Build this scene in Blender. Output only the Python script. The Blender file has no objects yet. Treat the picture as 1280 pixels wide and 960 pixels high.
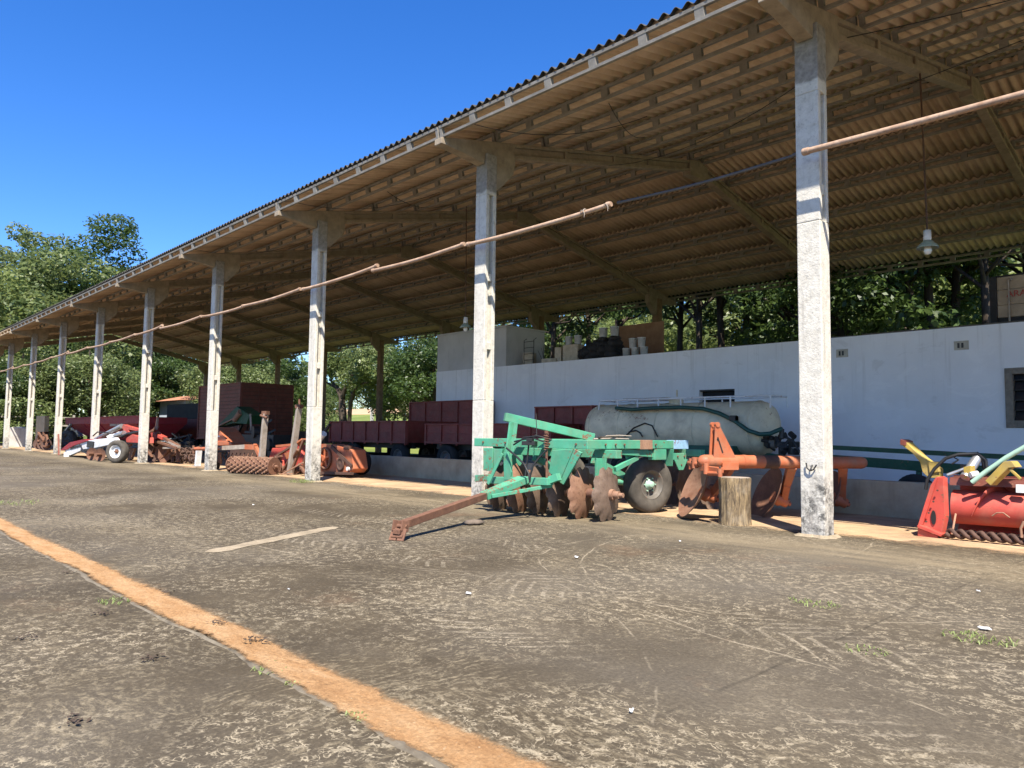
import bpy, math, random
import numpy as np
from mathutils import Vector, Matrix
random.seed(7)
S = bpy.context.scene
COL = S.collection
R_ = math.radians
# ------------------------------------------------------------------ camera
CX, CY, CZ, YAW, PITCH, ROLL, FPX = 3.9155, -8.6426, 1.139, 2.3793, 0.069, 0.0125, 930.0194
F_ = Vector((math.cos(PITCH)*math.cos(YAW), math.cos(PITCH)*math.sin(YAW), math.sin(PITCH)))
Rt = Vector((math.sin(YAW), -math.cos(YAW), 0)); Up = Rt.cross(F_)
c_, s_ = math.cos(ROLL), math.sin(ROLL)
RtR = c_*Rt + s_*Up; UpR = -s_*Rt + c_*Up
CAM = Vector((CX, CY, CZ))
cd = bpy.data.cameras.new('camera'); cam = bpy.data.objects.new('camera', cd); COL.objects.link(cam)
cd.sensor_width = 36; cd.lens = FPX/1280*36; cd.clip_end = 3000; cd.clip_start = .05
M = Matrix.Identity(4)
for i in range(3):
    M[i][0] = RtR[i]; M[i][1] = UpR[i]; M[i][2] = -F_[i]; M[i][3] = CAM[i]
cam.matrix_world = M
S.camera = cam

def at(u, v, x=None, y=None, z=None):
    """measured photo position -> point of the place on a known plane"""
    d = F_ + (u-640)/FPX*RtR - (v-480)/FPX*UpR
    if x is not None: t = (x-CX)/d.x
    elif y is not None: t = (y-CY)/d.y
    else: t = (z-CZ)/d.z
    return CAM + d*t

# ------------------------------------------------------------------ mesh builder
def V(*a): return Vector(a)
def frame(axis):
    a = Vector(axis).normalized()
    h = Vector((0, 0, 1)) if abs(a.z) < .95 else Vector((1, 0, 0))
    s = h.cross(a).normalized(); t = a.cross(s)
    return a, s, t
class MB:
    def __init__(s): s.v = []; s.f = []; s.sm = []; s.mi = []
    def add(s, vs, fs, smooth=False, mi=0):
        o = len(s.v); s.v += [tuple(p) for p in vs]
        for f in fs:
            s.f.append(tuple(i+o for i in f)); s.sm.append(smooth); s.mi.append(mi)
        return s
    def box(s, c, d, rz=0, rx=0, ry=0, mi=0):
        m = Matrix.Rotation(rz, 3, 'Z') @ Matrix.Rotation(ry, 3, 'Y') @ Matrix.Rotation(rx, 3, 'X')
        vs = [Vector(c) + m @ Vector((sx*d[0]/2, sy*d[1]/2, sz*d[2]/2)) for sx in (-1, 1) for sy in (-1, 1) for sz in (-1, 1)]
        return s.add(vs, [(0,1,3,2),(4,6,7,5),(0,4,5,1),(2,3,7,6),(0,2,6,4),(1,5,7,3)], mi=mi)
    def bb(s, x0, x1, y0, y1, z0, z1, mi=0):
        return s.box(((x0+x1)/2, (y0+y1)/2, (z0+z1)/2), (abs(x1-x0), abs(y1-y0), abs(z1-z0)), mi=mi)
    def beam(s, p0, p1, w, h, w1=None, h1=None, roll=0, mi=0):
        """rectangular bar from p0 to p1: w sideways, h upwards"""
        p0 = Vector(p0); p1 = Vector(p1); a, sd, up = frame(p1-p0)
        if roll:
            q = Matrix.Rotation(roll, 3, a); sd = q @ sd; up = q @ up
        w1 = w if w1 is None else w1; h1 = h if h1 is None else h1
        vs = []
        for p, ww, hh in ((p0, w, h), (p1, w1, h1)):
            for i, j in ((-1,-1),(1,-1),(1,1),(-1,1)): vs.append(p + sd*ww/2*i + up*hh/2*j)
        return s.add(vs, [(3,2,1,0),(4,5,6,7),(0,1,5,4),(1,2,6,5),(2,3,7,6),(3,0,4,7)], mi=mi)
    def tube(s, pts, r, n=10, r1=None, caps=True, mi=0):
        pts = [Vector(p) for p in pts]; N = len(pts); vs = []; prev = None
        for i, p in enumerate(pts):
            d = (pts[min(i+1, N-1)] - pts[max(i-1, 0)])
            a, sd, up = frame(d)
            if prev is not None:
                sd = (prev - a*prev.dot(a)).normalized(); up = a.cross(sd)
            prev = sd
            rr = r if r1 is None else r + (r1-r)*i/max(1, N-1)
            for k in range(n):
                t = 2*math.pi*k/n; vs.append(p + sd*math.cos(t)*rr + up*math.sin(t)*rr)
        fs = [(i*n+k, i*n+(k+1) % n, (i+1)*n+(k+1) % n, (i+1)*n+k) for i in range(N-1) for k in range(n)]
        s.add(vs, fs, True, mi)
        if caps:
            s.add(vs[:n], [tuple(range(n))[::-1]], mi=mi); s.add(vs[-n:], [tuple(range(n))], mi=mi)
        return s
    def cyl(s, p0, p1, r, r1=None, n=20, mi=0): return s.tube([p0, p1], r, n, r1, mi=mi)
    def lathe(s, prof, o, axis, n=32, mod=None, smooth=True, mi=0):
        """prof: (radius, distance along axis)"""
        a, sd, up = frame(axis); o = Vector(o); vs = []
        for j, (r, h) in enumerate(prof):
            for k in range(n):
                t = 2*math.pi*k/n; rr = r*(mod(t, j) if mod else 1)
                vs.append(o + a*h + (sd*math.cos(t) + up*math.sin(t))*rr)
        fs = [(j*n+k, j*n+(k+1) % n, (j+1)*n+(k+1) % n, (j+1)*n+k) for j in range(len(prof)-1) for k in range(n)]
        return s.add(vs, fs, smooth, mi)
    def prism(s, poly, ext, mi=0):
        """planar polygon (3D points) extruded by vector ext"""
        e = Vector(ext); n = len(poly); p = [Vector(q) for q in poly]
        vs = p + [q+e for q in p]
        return s.add(vs, [tuple(range(n))[::-1], tuple(range(n, 2*n))] + [(i, (i+1) % n, n+(i+1) % n, n+i) for i in range(n)], mi=mi)
    def build(s, name, mat, parent=None, bevel=0, loc=None, fix=True):
        me = bpy.data.meshes.new(name)
        org = Vector((0, 0, 0))
        if parent is not None:
            q = parent
            while q is not None: org += q.location; q = q.parent
        elif loc is not None: org = Vector(loc)
        me.from_pydata([tuple(Vector(p)-org) for p in s.v], [], s.f)
        for m in (mat if isinstance(mat, (list, tuple)) else [mat]): me.materials.append(m)
        me.polygons.foreach_set('use_smooth', s.sm); me.polygons.foreach_set('material_index', s.mi)
        if fix:
            import bmesh
            b = bmesh.new(); b.from_mesh(me); bmesh.ops.recalc_face_normals(b, faces=b.faces); b.to_mesh(me); b.free()
        o = bpy.data.objects.new(name, me); COL.objects.link(o)
        if parent is not None: o.parent = parent
        elif loc is not None: o.location = org
        if bevel:
            md = o.modifiers.new('bevel', 'BEVEL'); md.width = bevel; md.segments = 2; md.limit_method = 'ANGLE'; md.angle_limit = R_(50)
        return o
def tag(o, label=None, cat=None, group=None, kind=None):
    if label: o['label'] = label
    if cat: o['category'] = cat
    if group: o['group'] = group
    if kind: o['kind'] = kind
    return o
def thing(name, loc, label, cat, group=None):
    o = bpy.data.objects.new(name, None); o.empty_display_size = .2; COL.objects.link(o); o.location = loc
    return tag(o, label, cat, group)
def dup(o, parent=None):
    c = o.copy(); COL.objects.link(c)
    if parent is not None: c.parent = parent
    for ch in [k for k in bpy.data.objects if k.parent == o]: dup(ch, c)
    return c

# ------------------------------------------------------------------ materials
class NT:
    def __init__(s, name):
        s.m = bpy.data.materials.new(name); s.m.use_nodes = True; s.t = s.m.node_tree; s.t.nodes.clear()
        s.out = s.t.nodes.new('ShaderNodeOutputMaterial')
    def n(s, ty, **k):
        nd = s.t.nodes.new(ty)
        for a, b in k.items(): setattr(nd, a, b)
        return nd
    def l(s, a, b): s.t.links.new(a, b)
    def coords(s, rnd=True, geo=False):
        if geo: return s.n('ShaderNodeNewGeometry').outputs['Position']
        tc = s.n('ShaderNodeTexCoord')
        if not rnd: return tc.outputs['Object']
        oi = s.n('ShaderNodeObjectInfo'); mu = s.n('ShaderNodeMath', operation='MULTIPLY'); mu.inputs[1].default_value = 37
        s.l(oi.outputs['Random'], mu.inputs[0])
        ad = s.n('ShaderNodeVectorMath', operation='ADD'); s.l(tc.outputs['Object'], ad.inputs[0]); s.l(mu.outputs[0], ad.inputs[1])
        return ad.outputs[0]
    def map(s, co, scale=(1,1,1), rot=(0,0,0), loc=(0,0,0)):
        mp = s.n('ShaderNodeMapping'); mp.inputs['Scale'].default_value = scale; mp.inputs['Rotation'].default_value = rot
        mp.inputs['Location'].default_value = loc; s.l(co, mp.inputs[0]); return mp.outputs[0]
    def noise(s, co, scale=5, detail=4, rough=.55, dist=0, color=False):
        nd = s.n('ShaderNodeTexNoise'); s.l(co, nd.inputs['Vector'])
        nd.inputs['Scale'].default_value = scale; nd.inputs['Detail'].default_value = detail
        nd.inputs['Roughness'].default_value = rough; nd.inputs['Distortion'].default_value = dist
        return nd.outputs['Color' if color else 'Fac']
    def ramp(s, f, stops, interp='LINEAR'):
        r = s.n('ShaderNodeValToRGB'); r.color_ramp.interpolation = interp; e = r.color_ramp.elements
        while len(e) < len(stops): e.new(.5)
        for i, (p, c) in enumerate(stops):
            e[i].position = p; e[i].color = (c, c, c, 1) if isinstance(c, (int, float)) else (*c, 1)
        s.l(f, r.inputs[0]); return r.outputs[0]
    def step(s, f, a, b): return s.ramp(f, [(min(a, b), 0 if a < b else 1), (max(a, b), 1 if a < b else 0)])
    def mix(s, f, a, b, mode='MIX'):
        m = s.n('ShaderNodeMix', data_type='RGBA', blend_type=mode)
        for val, k in ((f, 0), (a, 6), (b, 7)):
            if isinstance(val, (int, float)): m.inputs[k].default_value = val if k == 0 else (val, val, val, 1)
            elif isinstance(val, tuple): m.inputs[k].default_value = (*val, 1)
            else: s.l(val, m.inputs[k])
        return m.outputs[2]
    def math(s, op, a, b=0, clamp=False):
        m = s.n('ShaderNodeMath', operation=op); m.use_clamp = clamp
        for i, v in enumerate((a, b)):
            if isinstance(v, (int, float)): m.inputs[i].default_value = v
            else: s.l(v, m.inputs[i])
        return m.outputs[0]
    def sep(s, co):
        x = s.n('ShaderNodeSeparateXYZ'); s.l(co, x.inputs[0]); return x.outputs
    def bump(s, h, strength=.3, dist=.01):
        b = s.n('ShaderNodeBump'); b.inputs['Strength'].default_value = strength; b.inputs['Distance'].default_value = dist
        s.l(h, b.inputs['Height']); return b.outputs[0]
    def done(s, col, rough=.7, metal=0, normal=None, spec=.5):
        p = s.n('ShaderNodeBsdfPrincipled')
        for val, k in ((col, 'Base Color'), (rough, 'Roughness'), (metal, 'Metallic')):
            if isinstance(val, tuple): p.inputs[k].default_value = (*val, 1)
            elif isinstance(val, (int, float)): p.inputs[k].default_value = val
            else: s.l(val, p.inputs[k])
        p.inputs['Specular IOR Level'].default_value = spec
        if normal is not None: s.l(normal, p.inputs['Normal'])
        s.l(p.outputs[0], s.out.inputs[0]); return s.m
RUST = (.13, .055, .03)
def paint(name, col, var=.35, rust=.25, rustcol=RUST, rough=.55, scale=3, chip=18, dirt=(.16, .12, .085), dirtamt=.35, bump=.25):
    """old paint: faded patches, dusty film, chipped rust"""
    t = NT(name); co = t.coords()
    n1 = t.noise(co, scale, 5, .6)
    dk = tuple(c*(1-var) for c in col); lt = tuple(min(1, c*(1+var*.6)+.01*var) for c in col)
    c = t.ramp(n1, [(.3, dk), (.55, col), (.75, lt)])
    dm = t.math('MULTIPLY', t.step(t.noise(co, scale*1.7, 6, .65, .4), .45, .75), dirtamt)
    c = t.mix(dm, c, dirt)
    n2 = t.noise(co, chip, 8, .7, .6); n3 = t.noise(co, scale*.8, 3, .5)
    rm = t.step(t.math('ADD', n2, t.math('MULTIPLY', t.math('SUBTRACT', n3, .5), .9)), .74-rust*.42, .80-rust*.42)
    c = t.mix(rm, c, t.mix(t.noise(co, 40, 4), rustcol, tuple(x*2.1 for x in rustcol)))
    rg = t.ramp(n2, [(.3, rough-.1), (.7, min(1, rough+.25))])
    h = t.math('ADD', t.noise(co, 60, 4), t.math('MULTIPLY', rm, -.6))
    return t.done(c, rg, 0, t.bump(h, bump, .004))
def rusty(name, a=(.10, .045, .028), b=(.23, .11, .06), scale=6, rough=.8, bump=.4):
    t = NT(name); co = t.coords()
    n = t.noise(co, scale, 8, .68, .3)
    c = t.ramp(n, [(.3, a), (.55, tuple((x+y)/2 for x, y in zip(a, b))), (.75, b)])
    c = t.mix(t.math('MULTIPLY', t.step(t.noise(co, scale*7, 4), .55, .7), .5), c, tuple(x*.5 for x in a))
    return t.done(c, rough, 0, t.bump(t.noise(co, 55, 6, .7), bump, .006))
def plain(name, col, rough=.7, metal=0, var=.2, scale=8, spec=.5):
    t = NT(name); co = t.coords(); n = t.noise(co, scale, 5, .6)
    c = t.ramp(n, [(.3, tuple(x*(1-var) for x in col)), (.7, tuple(min(1, x*(1+var)) for x in col))])
    return t.done(c, rough, metal, t.bump(t.noise(co, 70, 4), .15, .003), spec)

def m_column():
    t = NT('whitewashed concrete'); co = t.coords(); tc = t.coords(False)
    z = t.sep(tc)[2]
    n = t.noise(co, 9, 7, .7); big = t.noise(co, 1.6, 4, .6)
    c = t.ramp(n, [(.25, (.35, .315, .25)), (.38, (.51, .475, .40)), (.56, (.61, .575, .495))])
    conc = t.ramp(t.noise(co, 14, 6, .65), [(.3, (.17, .155, .135)), (.7, (.33, .305, .27))])
    # bare concrete above 5.5 m, scuffed foot below .7 m, both with ragged edges
    zt = t.math('ADD', z, t.math('MULTIPLY', t.math('SUBTRACT', t.noise(co, 5, 5), .5), .25))
    top = t.step(t.math('DIVIDE', zt, 6.3), .868, .876)
    zf = t.math('ADD', z, t.math('MULTIPLY', t.math('SUBTRACT', t.noise(co, 3.2, 8, .72), .5), 2.6))
    foot = t.math('MULTIPLY', t.step(t.math('DIVIDE', zf, 3), .28, .10), t.step(t.noise(co, 11, 8, .75), .40, .56))
    streak = t.math('MULTIPLY', t.step(t.noise(t.map(co, (14, 14, .9)), 1, 6, .6), .56, .70), .5)
    speck = t.step(t.noise(co, 42, 3, .6), .66, .72)
    pit = t.step(t.noise(co, 17, 8, .75), .56, .64); c = t.mix(t.math('MULTIPLY', pit, .45), c, (.30, .28, .24)); c = t.mix(streak, c, (.28, .255, .21)); c = t.mix(t.math('MULTIPLY', speck, .7), c, (.2, .18, .15))
    c = t.mix(t.math('MULTIPLY', t.step(big, .6, .75), .3), c, (.48, .46, .40))
    c = t.mix(top, c, conc); c = t.mix(foot, c, t.mix(t.step(t.noise(co, 8, 5), .45, .55), (.09, .085, .075), (.25, .23, .2)))
    h = t.math('ADD', t.noise(co, 38, 6, .7), t.math('MULTIPLY', n, 1.5))
    return t.done(c, .85, 0, t.bump(h, .55, .012))
def m_conc(name, a, b, scale=5, bump=.35):
    t = NT(name); co = t.coords()
    c = t.ramp(t.noise(co, scale, 8, .65, .2), [(.28, a), (.72, b)])
    c = t.mix(t.math('MULTIPLY', t.step(t.noise(t.map(co, (3, 3, .5)), 2, 6, .7), .55, .75), .35), c, tuple(x*.55 for x in a))
    return t.done(c, .9, 0, t.bump(t.noise(co, 40, 6, .7), bump, .008))
def m_sheet_under():
    t = NT('aged fibre cement underside'); co = t.coords()
    c = t.ramp(t.noise(co, 1.3, 6, .7), [(.25, (.45, .32, .21)), (.5, (.61, .455, .31)), (.78, (.74, .59, .43))])
    per = t.sep(co)
    # sheet to sheet differences and water stains running down the slope
    st = t.noise(t.map(co, (5.4, .35, .35)), 1, 5, .7)
    c = t.mix(t.math('MULTIPLY', t.step(st, .5, .72), .55), c, (.13, .085, .055))
    st2 = t.noise(t.map(co, (1.0, .7, .7), loc=(4, 9, 0)), 3, 6, .75)
    c = t.mix(t.math('MULTIPLY', t.step(st2, .58, .7), .45), c, (.50, .42, .33))
    # algae blackened drip edge beyond the outermost purlin
    yy = t.math('ABSOLUTE', t.math('SUBTRACT', t.sep(t.coords(False))[1], 7)); yn = t.math('ADD', yy, t.math('MULTIPLY', t.math('SUBTRACT', t.noise(co, 5, 6, .7), .5), .12))
    ed = t.n('ShaderNodeMapRange'); t.l(yn, ed.inputs[0]); ed.inputs[1].default_value = 7.88; ed.inputs[2].default_value = 7.95; c = t.mix(ed.outputs[0], c, (.035, .032, .027))
    return t.done(c, .95, 0, t.bump(t.noise(co, 30, 6, .7), .3, .006), .2)
def m_wall():
    t = NT('white wall paint'); co = t.coords(False)
    c = t.ramp(t.noise(co, .8, 6, .6), [(.3, (.66, .66, .66)), (.7, (.77, .77, .77))])
    dr = t.noise(t.map(co, (6, 6, .25)), 1, 6, .65)
    z = t.sep(co)[2]
    up = t.math('MULTIPLY', t.step(dr, .56, .76), t.math('MULTIPLY', t.step(t.math('DIVIDE', z, 4), .40, .84), .75))
    c = t.mix(up, c, (.40, .38, .35))
    gr = t.math('MULTIPLY', t.step(t.noise(t.map(co, (1, 1, 4)), 3.5, 8, .75), .62, .72), .3)
    c = t.mix(gr, c, (.36, .34, .33))
    rp = t.noise(t.map(co, (1, 1, 1.6), loc=(4, 0, 2)), 1.1, 6, .7, .5); c = t.mix(t.math('MULTIPLY', t.step(rp, .56, .60), .35), c, (.80, .80, .79)); c = t.mix(t.math('MULTIPLY', t.step(rp, .40, .34), .35), c, (.50, .49, .47))
    edge = t.step(t.math('ADD', z, t.math('MULTIPLY', t.noise(co, 6, 6, .7), .12)), 3.40, 3.46)
    c = t.mix(t.math('MULTIPLY', edge, .8), c, (.14, .125, .11))
    return t.done(c, .9, 0, t.bump(t.noise(co, 25, 5, .6), .2, .006), .2)
def m_yard():
    t = NT('stained concrete yard'); co = t.coords(geo=True); x, y, z = t.sep(co)[:3]
    big = t.noise(co, .22, 5, .6, .3); mid = t.noise(co, 1.1, 6, .65, .5)
    c = t.ramp(mid, [(.25, (.046, .035, .021)), (.5, (.065, .050, .030)), (.76, (.094, .073, .044))])
    c = t.mix(t.math('MULTIPLY', t.step(big, .42, .68), .45), c, (.165, .145, .115))
    # scraped pale laitance: short broken streaks in two directions
    warp = t.noise(co, 1.3, 4, .6, 0, True)
    wv = t.n('ShaderNodeVectorMath', operation='SCALE'); t.l(warp, wv.inputs[0]); wv.inputs['Scale'].default_value = .38
    ad = t.n('ShaderNodeVectorMath', operation='ADD'); t.l(co, ad.inputs[0]); t.l(wv.outputs[0], ad.inputs[1]); cw = ad.outputs[0]
    sA = t.noise(t.map(cw, (10, 34, 1), (0, 0, .62)), 1, 8, .66, .25)
    sB = t.noise(t.map(cw, (32, 11, 1), (0, 0, .35)), 1, 8, .66, .25)
    sC = t.noise(cw, 24, 8, .7, .6)
    sel = t.step(t.noise(co, .6, 3, .5), .46, .58); sel2 = t.step(t.noise(t.map(co, loc=(5, 21, 0)), .8, 3, .5), .5, .62)
    st = t.mix(sel2, t.mix(sel, sA, sB), sC)
    amt = t.noise(t.map(co, (1, 1, 1), loc=(13, 5, 0)), .42, 6, .68, .3)
    far = t.n('ShaderNodeMapRange'); t.l(t.math('ADD', y, t.math('MULTIPLY', t.math('SUBTRACT', t.noise(co, .3, 3), .5), 3)), far.inputs[0]); far.inputs[1].default_value = -5.2; far.inputs[2].default_value = -2.2; far.inputs[4].default_value = .075
    msk = t.step(t.math('SUBTRACT', t.math('ADD', st, t.math('MULTIPLY', t.math('SUBTRACT', amt, .5), .62)), far.outputs[0]), .535, .645)
    msk = t.math('MULTIPLY', msk, t.step(t.noise(co, 30, 5, .75), .36, .56))
    c = t.mix(t.math('MULTIPLY', msk, .58), c, (.27, .22, .14))
    # curly scratch lines
    w1 = t.noise(co, 17, 2.5, .5, 1.3); ln = t.step(t.math('ABSOLUTE', t.math('SUBTRACT', w1, .5)), .045, .018)
    w2 = t.noise(t.map(co, (1, 1, 1), loc=(3, 8, 0)), 8.5, 2.5, .5, 1.6); ln2 = t.step(t.math('ABSOLUTE', t.math('SUBTRACT', w2, .52)), .028, .010)
    brk = t.step(t.noise(co, 13, 5, .7), .47, .56)
    zone = t.step(t.noise(t.map(co, loc=(30, 2, 0)), .5, 5, .65), .40, .54)
    lines = t.math('MULTIPLY', t.math('MULTIPLY', t.math('MAXIMUM', ln, ln2), brk), zone)
    c = t.mix(t.math('MULTIPLY', lines, .72), c, (.37, .31, .21))
    # long scratch arcs left by turning machines
    arc = None
    for (ax_, ay_, rad) in ((.6, -2.2, 2.15), (2.4, -1.0, 3.9), (-1.6, -8.4, 4.4), (-3.2, -1.2, 4.1), (.9, -9.5, 5.2), (3.6, -3.0, 2.3)):
        dx = t.math('ADD', x, -ax_); dy = t.math('ADD', y, -ay_); rr_ = t.math('SQRT', t.math('ADD', t.math('MULTIPLY', dx, dx), t.math('MULTIPLY', dy, dy)))
        q = t.step(t.math('ABSOLUTE', t.math('ADD', rr_, t.math('ADD', t.math('MULTIPLY', t.noise(co, 2.2, 3), .09), -rad))), .009, .003); arc = q if arc is None else t.math('MAXIMUM', arc, q)
    c = t.mix(t.math('MULTIPLY', t.math('MULTIPLY', arc, t.step(t.noise(co, 1.1, 6, .7), .45, .56)), .65), c, (.34, .285, .20))
    # tractor tyre lugs: short slanted dashes in lanes running along the shed
    ln_ = None
    for (yc, sl, off) in ((-4.62, 1.0, 0.0), (-4.30, -1.0, .13), (-3.1, 1.0, .3), (-5.55, -1.0, .2)):
        yy = t.math('SUBTRACT', t.math('ADD', y, t.math('MULTIPLY', t.math('SUBTRACT', t.noise(co, .35, 2), .5), 1.4)), yc)
        lane = t.step(t.math('ABSOLUTE', yy), .17, .13)
        ph = t.math('ADD', t.math('ADD', x, t.math('MULTIPLY', yy, sl)), off)
        fr = t.math('FRACT', t.math('MULTIPLY', ph, 6.5)); d = t.step(t.math('ABSOLUTE', t.math('SUBTRACT', fr, .5)), .17, .10)
        q = t.math('MULTIPLY', lane, d); ln_ = q if ln_ is None else t.math('MAXIMUM', ln_, q)
    lug = t.math('MULTIPLY', t.math('MULTIPLY', ln_, t.step(t.noise(co, .7, 4, .6), .44, .55)), t.step(t.noise(co, 12, 5, .75), .42, .56))
    c = t.mix(t.math('MULTIPLY', lug, .5), c, (.33, .28, .20))
    # slab joints, dark and partly filled
    jx = t.math('ABSOLUTE', t.math('SUBTRACT', t.math('FRACT', t.math('DIVIDE', t.math('ADD', x, t.math('ADD', 101.3, t.math('MULTIPLY', t.noise(co, 1.4, 4), .05))), 4.4)), .5)); jy = t.math('ABSOLUTE', t.math('ADD', y, t.math('ADD', 3.35, t.math('MULTIPLY', t.noise(co, 1.6, 4), .06))))
    jn = t.math('MAXIMUM', t.step(jx, .0032, .0012), t.step(jy, .014, .005))
    c = t.mix(t.math('MULTIPLY', t.math('MULTIPLY', jn, t.step(t.noise(co, 1.7, 5, .7), .36, .6)), .6), c, (.022, .018, .012))
    # dusty pale band before the columns and rusty dust patches
    bd = t.math('ABSOLUTE', t.math('ADD', t.math('ADD', y, .85), t.math('MULTIPLY', t.math('SUBTRACT', t.noise(co, .5, 4), .5), 1.2)))
    band = t.math('MULTIPLY', t.step(bd, .95, .15), t.step(t.noise(t.map(co, (.6, 4, 1)), 1.3, 6, .65), .30, .60))
    c = t.mix(t.math('MULTIPLY', band, .62), c, (.25, .20, .125))
    od = t.math('MULTIPLY', t.step(t.noise(t.map(co, (1, 1, 1), loc=(8, 1, 0)), .38, 6, .7), .60, .74), .55)
    c = t.mix(od, c, (.15, .09, .05))
    # orange earth washed from the channel
    chd = t.math('ABSOLUTE', t.math('ADD', y, 6.72)); upd = t.math('ADD', y, 6.81); wash = t.math('MULTIPLY', t.math('MULTIPLY', t.step(t.math('ADD', upd, t.math('MULTIPLY', t.noise(co, 4, 7, .75), .5)), .40, .08), t.math('GREATER_THAN', y, -6.84)), .8)
    c = t.mix(wash, c, (.30, .19, .095))
    # grain
    gr = t.noise(co, 48, 6, .8)
    c = t.mix(.8, c, t.ramp(gr, [(.3, .25), (.5, .5), (.72, .86)]), 'OVERLAY')
    sp = t.step(t.noise(co, 26, 3, .7), .69, .74)
    c = t.mix(t.math('MULTIPLY', sp, .5), c, (.30, .26, .2))
    h = t.math('ADD', t.math('MULTIPLY', gr, .5), t.math('ADD', t.math('MULTIPLY', msk, .35), t.noise(co, 9, 6, .7)))
    return t.done(c, .92, 0, t.bump(h, .5, .012), .25)
def m_earth(name, a, b, c2, sc=2.2):
    t = NT(name); co = t.coords(geo=True)
    n = t.noise(co, sc, 8, .7, .3)
    c = t.ramp(n, [(.28, a), (.52, b), (.74, c2)])
    g = t.noise(co, 60, 5, .75); c = t.mix(.5, c, t.ramp(g, [(.3, .28), (.5, .5), (.7, .78)]), 'OVERLAY')
    cl = t.step(t.noise(co, 20, 5, .7), .66, .72); c = t.mix(t.math('MULTIPLY', cl, .6), c, tuple(x*.4 for x in a))
    return t.done(c, .95, 0, t.bump(t.math('ADD', g, t.noise(co, 12, 6, .7)), .6, .015), .2)
def m_channel():
    t = NT('orange washed earth'); co = t.coords(geo=True); x, y, z = t.sep(co)[:3]
    n = t.noise(t.map(co, (1, 2.5, 1)), 2.6, 8, .72, .4)
    c = t.ramp(n, [(.25, (.25, .125, .05)), (.45, (.38, .215, .095)), (.62, (.45, .28, .14)), (.8, (.52, .36, .21))])
    g = t.noise(co, 55, 6, .8); c = t.mix(.7, c, t.ramp(g, [(.3, .25), (.5, .5), (.72, .80)]), 'OVERLAY')
    cl = t.step(t.noise(co, 16, 6, .75), .60, .66); where = t.step(t.noise(t.map(co, loc=(2, 7, 0)), .7, 3, .6), .45, .6)
    c = t.mix(t.math('MULTIPLY', t.math('MULTIPLY', cl, where), .8), c, (.10, .055, .03))
    c = t.mix(t.math('MULTIPLY', t.step(t.noise(co, 34, 4, .7), .66, .70), .5), c, (.60, .47, .30))
    p = t.n('ShaderNodeBsdfPrincipled'); t.l(c, p.inputs['Base Color']); p.inputs['Roughness'].default_value = .95; p.inputs['Specular IOR Level'].default_value = .2
    t.l(t.bump(t.math('ADD', t.math('MULTIPLY', g, .7), t.noise(co, 9, 7, .75)), .9, .02), p.inputs['Normal'])
    wig = t.math('MULTIPLY', t.math('SUBTRACT', t.noise(t.map(co, (1, .2, 1)), .9, 3, .5), .5), .13)
    mid = t.math('ADD', t.math('ADD', y, 6.855), wig)
    rag = t.math('MULTIPLY', t.math('SUBTRACT', t.noise(co, 13, 8, .78), .5), .15)
    ed = t.step(t.math('ADD', t.math('ABSOLUTE', mid), rag), .125, .085)
    tr = t.n('ShaderNodeBsdfTransparent'); mx = t.n('ShaderNodeMixShader')
    t.l(ed, mx.inputs[0]); t.l(tr.outputs[0], mx.inputs[1]); t.l(p.outputs[0], mx.inputs[2]); t.l(mx.outputs[0], t.out.inputs[0])
    return t.m
def m_floor():
    t = NT('earthy shed floor'); co = t.coords(geo=True); x, y, z = t.sep(co)[:3]
    n = t.noise(co, 1.4, 7, .68, .4)
    c = t.ramp(n, [(.3, (.24, .15, .08)), (.5, (.42, .28, .155)), (.72, (.52, .37, .22))])
    c = t.mix(t.math('MULTIPLY', t.step(t.noise(t.map(co, (.8, 3, 1)), 2, 6, .65), .5, .68), .5), c, (.15, .125, .10))
    g = t.noise(co, 60, 5, .75); c = t.mix(.4, c, t.ramp(g, [(.3, .28), (.5, .5), (.7, .78)]), 'OVERLAY')
    p = t.n('ShaderNodeBsdfPrincipled'); t.l(c, p.inputs['Base Color']); p.inputs['Roughness'].default_value = .95
    t.l(t.bump(t.math('ADD', g, n), .5, .012), p.inputs['Normal'])
    # worn ragged front edge lets the concrete through
    ed = t.step(t.math('ADD', y, t.math('MULTIPLY', t.math('SUBTRACT', t.noise(co, 1.5, 7, .72), .5), 1.6)), .25, .6)
    tr = t.n('ShaderNodeBsdfTransparent'); mx = t.n('ShaderNodeMixShader')
    t.l(ed, mx.inputs[0]); t.l(tr.outputs[0], mx.inputs[1]); t.l(p.outputs[0], mx.inputs[2]); t.l(mx.outputs[0], t.out.inputs[0])
    return t.m
def m_leaf(name, a, b, c2=None, trans=.35):
    t = NT(name); g = t.n('ShaderNodeNewGeometry'); r = g.outputs['Random Per Island']
    co = t.coords(False); n = t.noise(co, .55, 3, .6)
    f = t.math('ADD', t.math('MULTIPLY', r, .6), t.math('MULTIPLY', n, .5))
    c = t.ramp(f, [(.2, a), (.6, tuple((p+q)/2 for p, q in zip(a, b))), (.9, b)])
    p = t.n('ShaderNodeBsdfPrincipled'); t.l(c, p.inputs['Base Color']); p.inputs['Roughness'].default_value = .45
    p.inputs['Specular IOR Level'].default_value = .45
    tl = t.n('ShaderNodeBsdfTranslucent'); t.l(t.mix(.5, c, tuple(min(1, q*1.6) for q in b)), tl.inputs[0])
    mx = t.n('ShaderNodeMixShader'); mx.inputs[0].default_value = trans
    t.l(p.outputs[0], mx.inputs[1]); t.l(tl.outputs[0], mx.inputs[2]); t.l(mx.outputs[0], t.out.inputs[0]); return t.m
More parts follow.
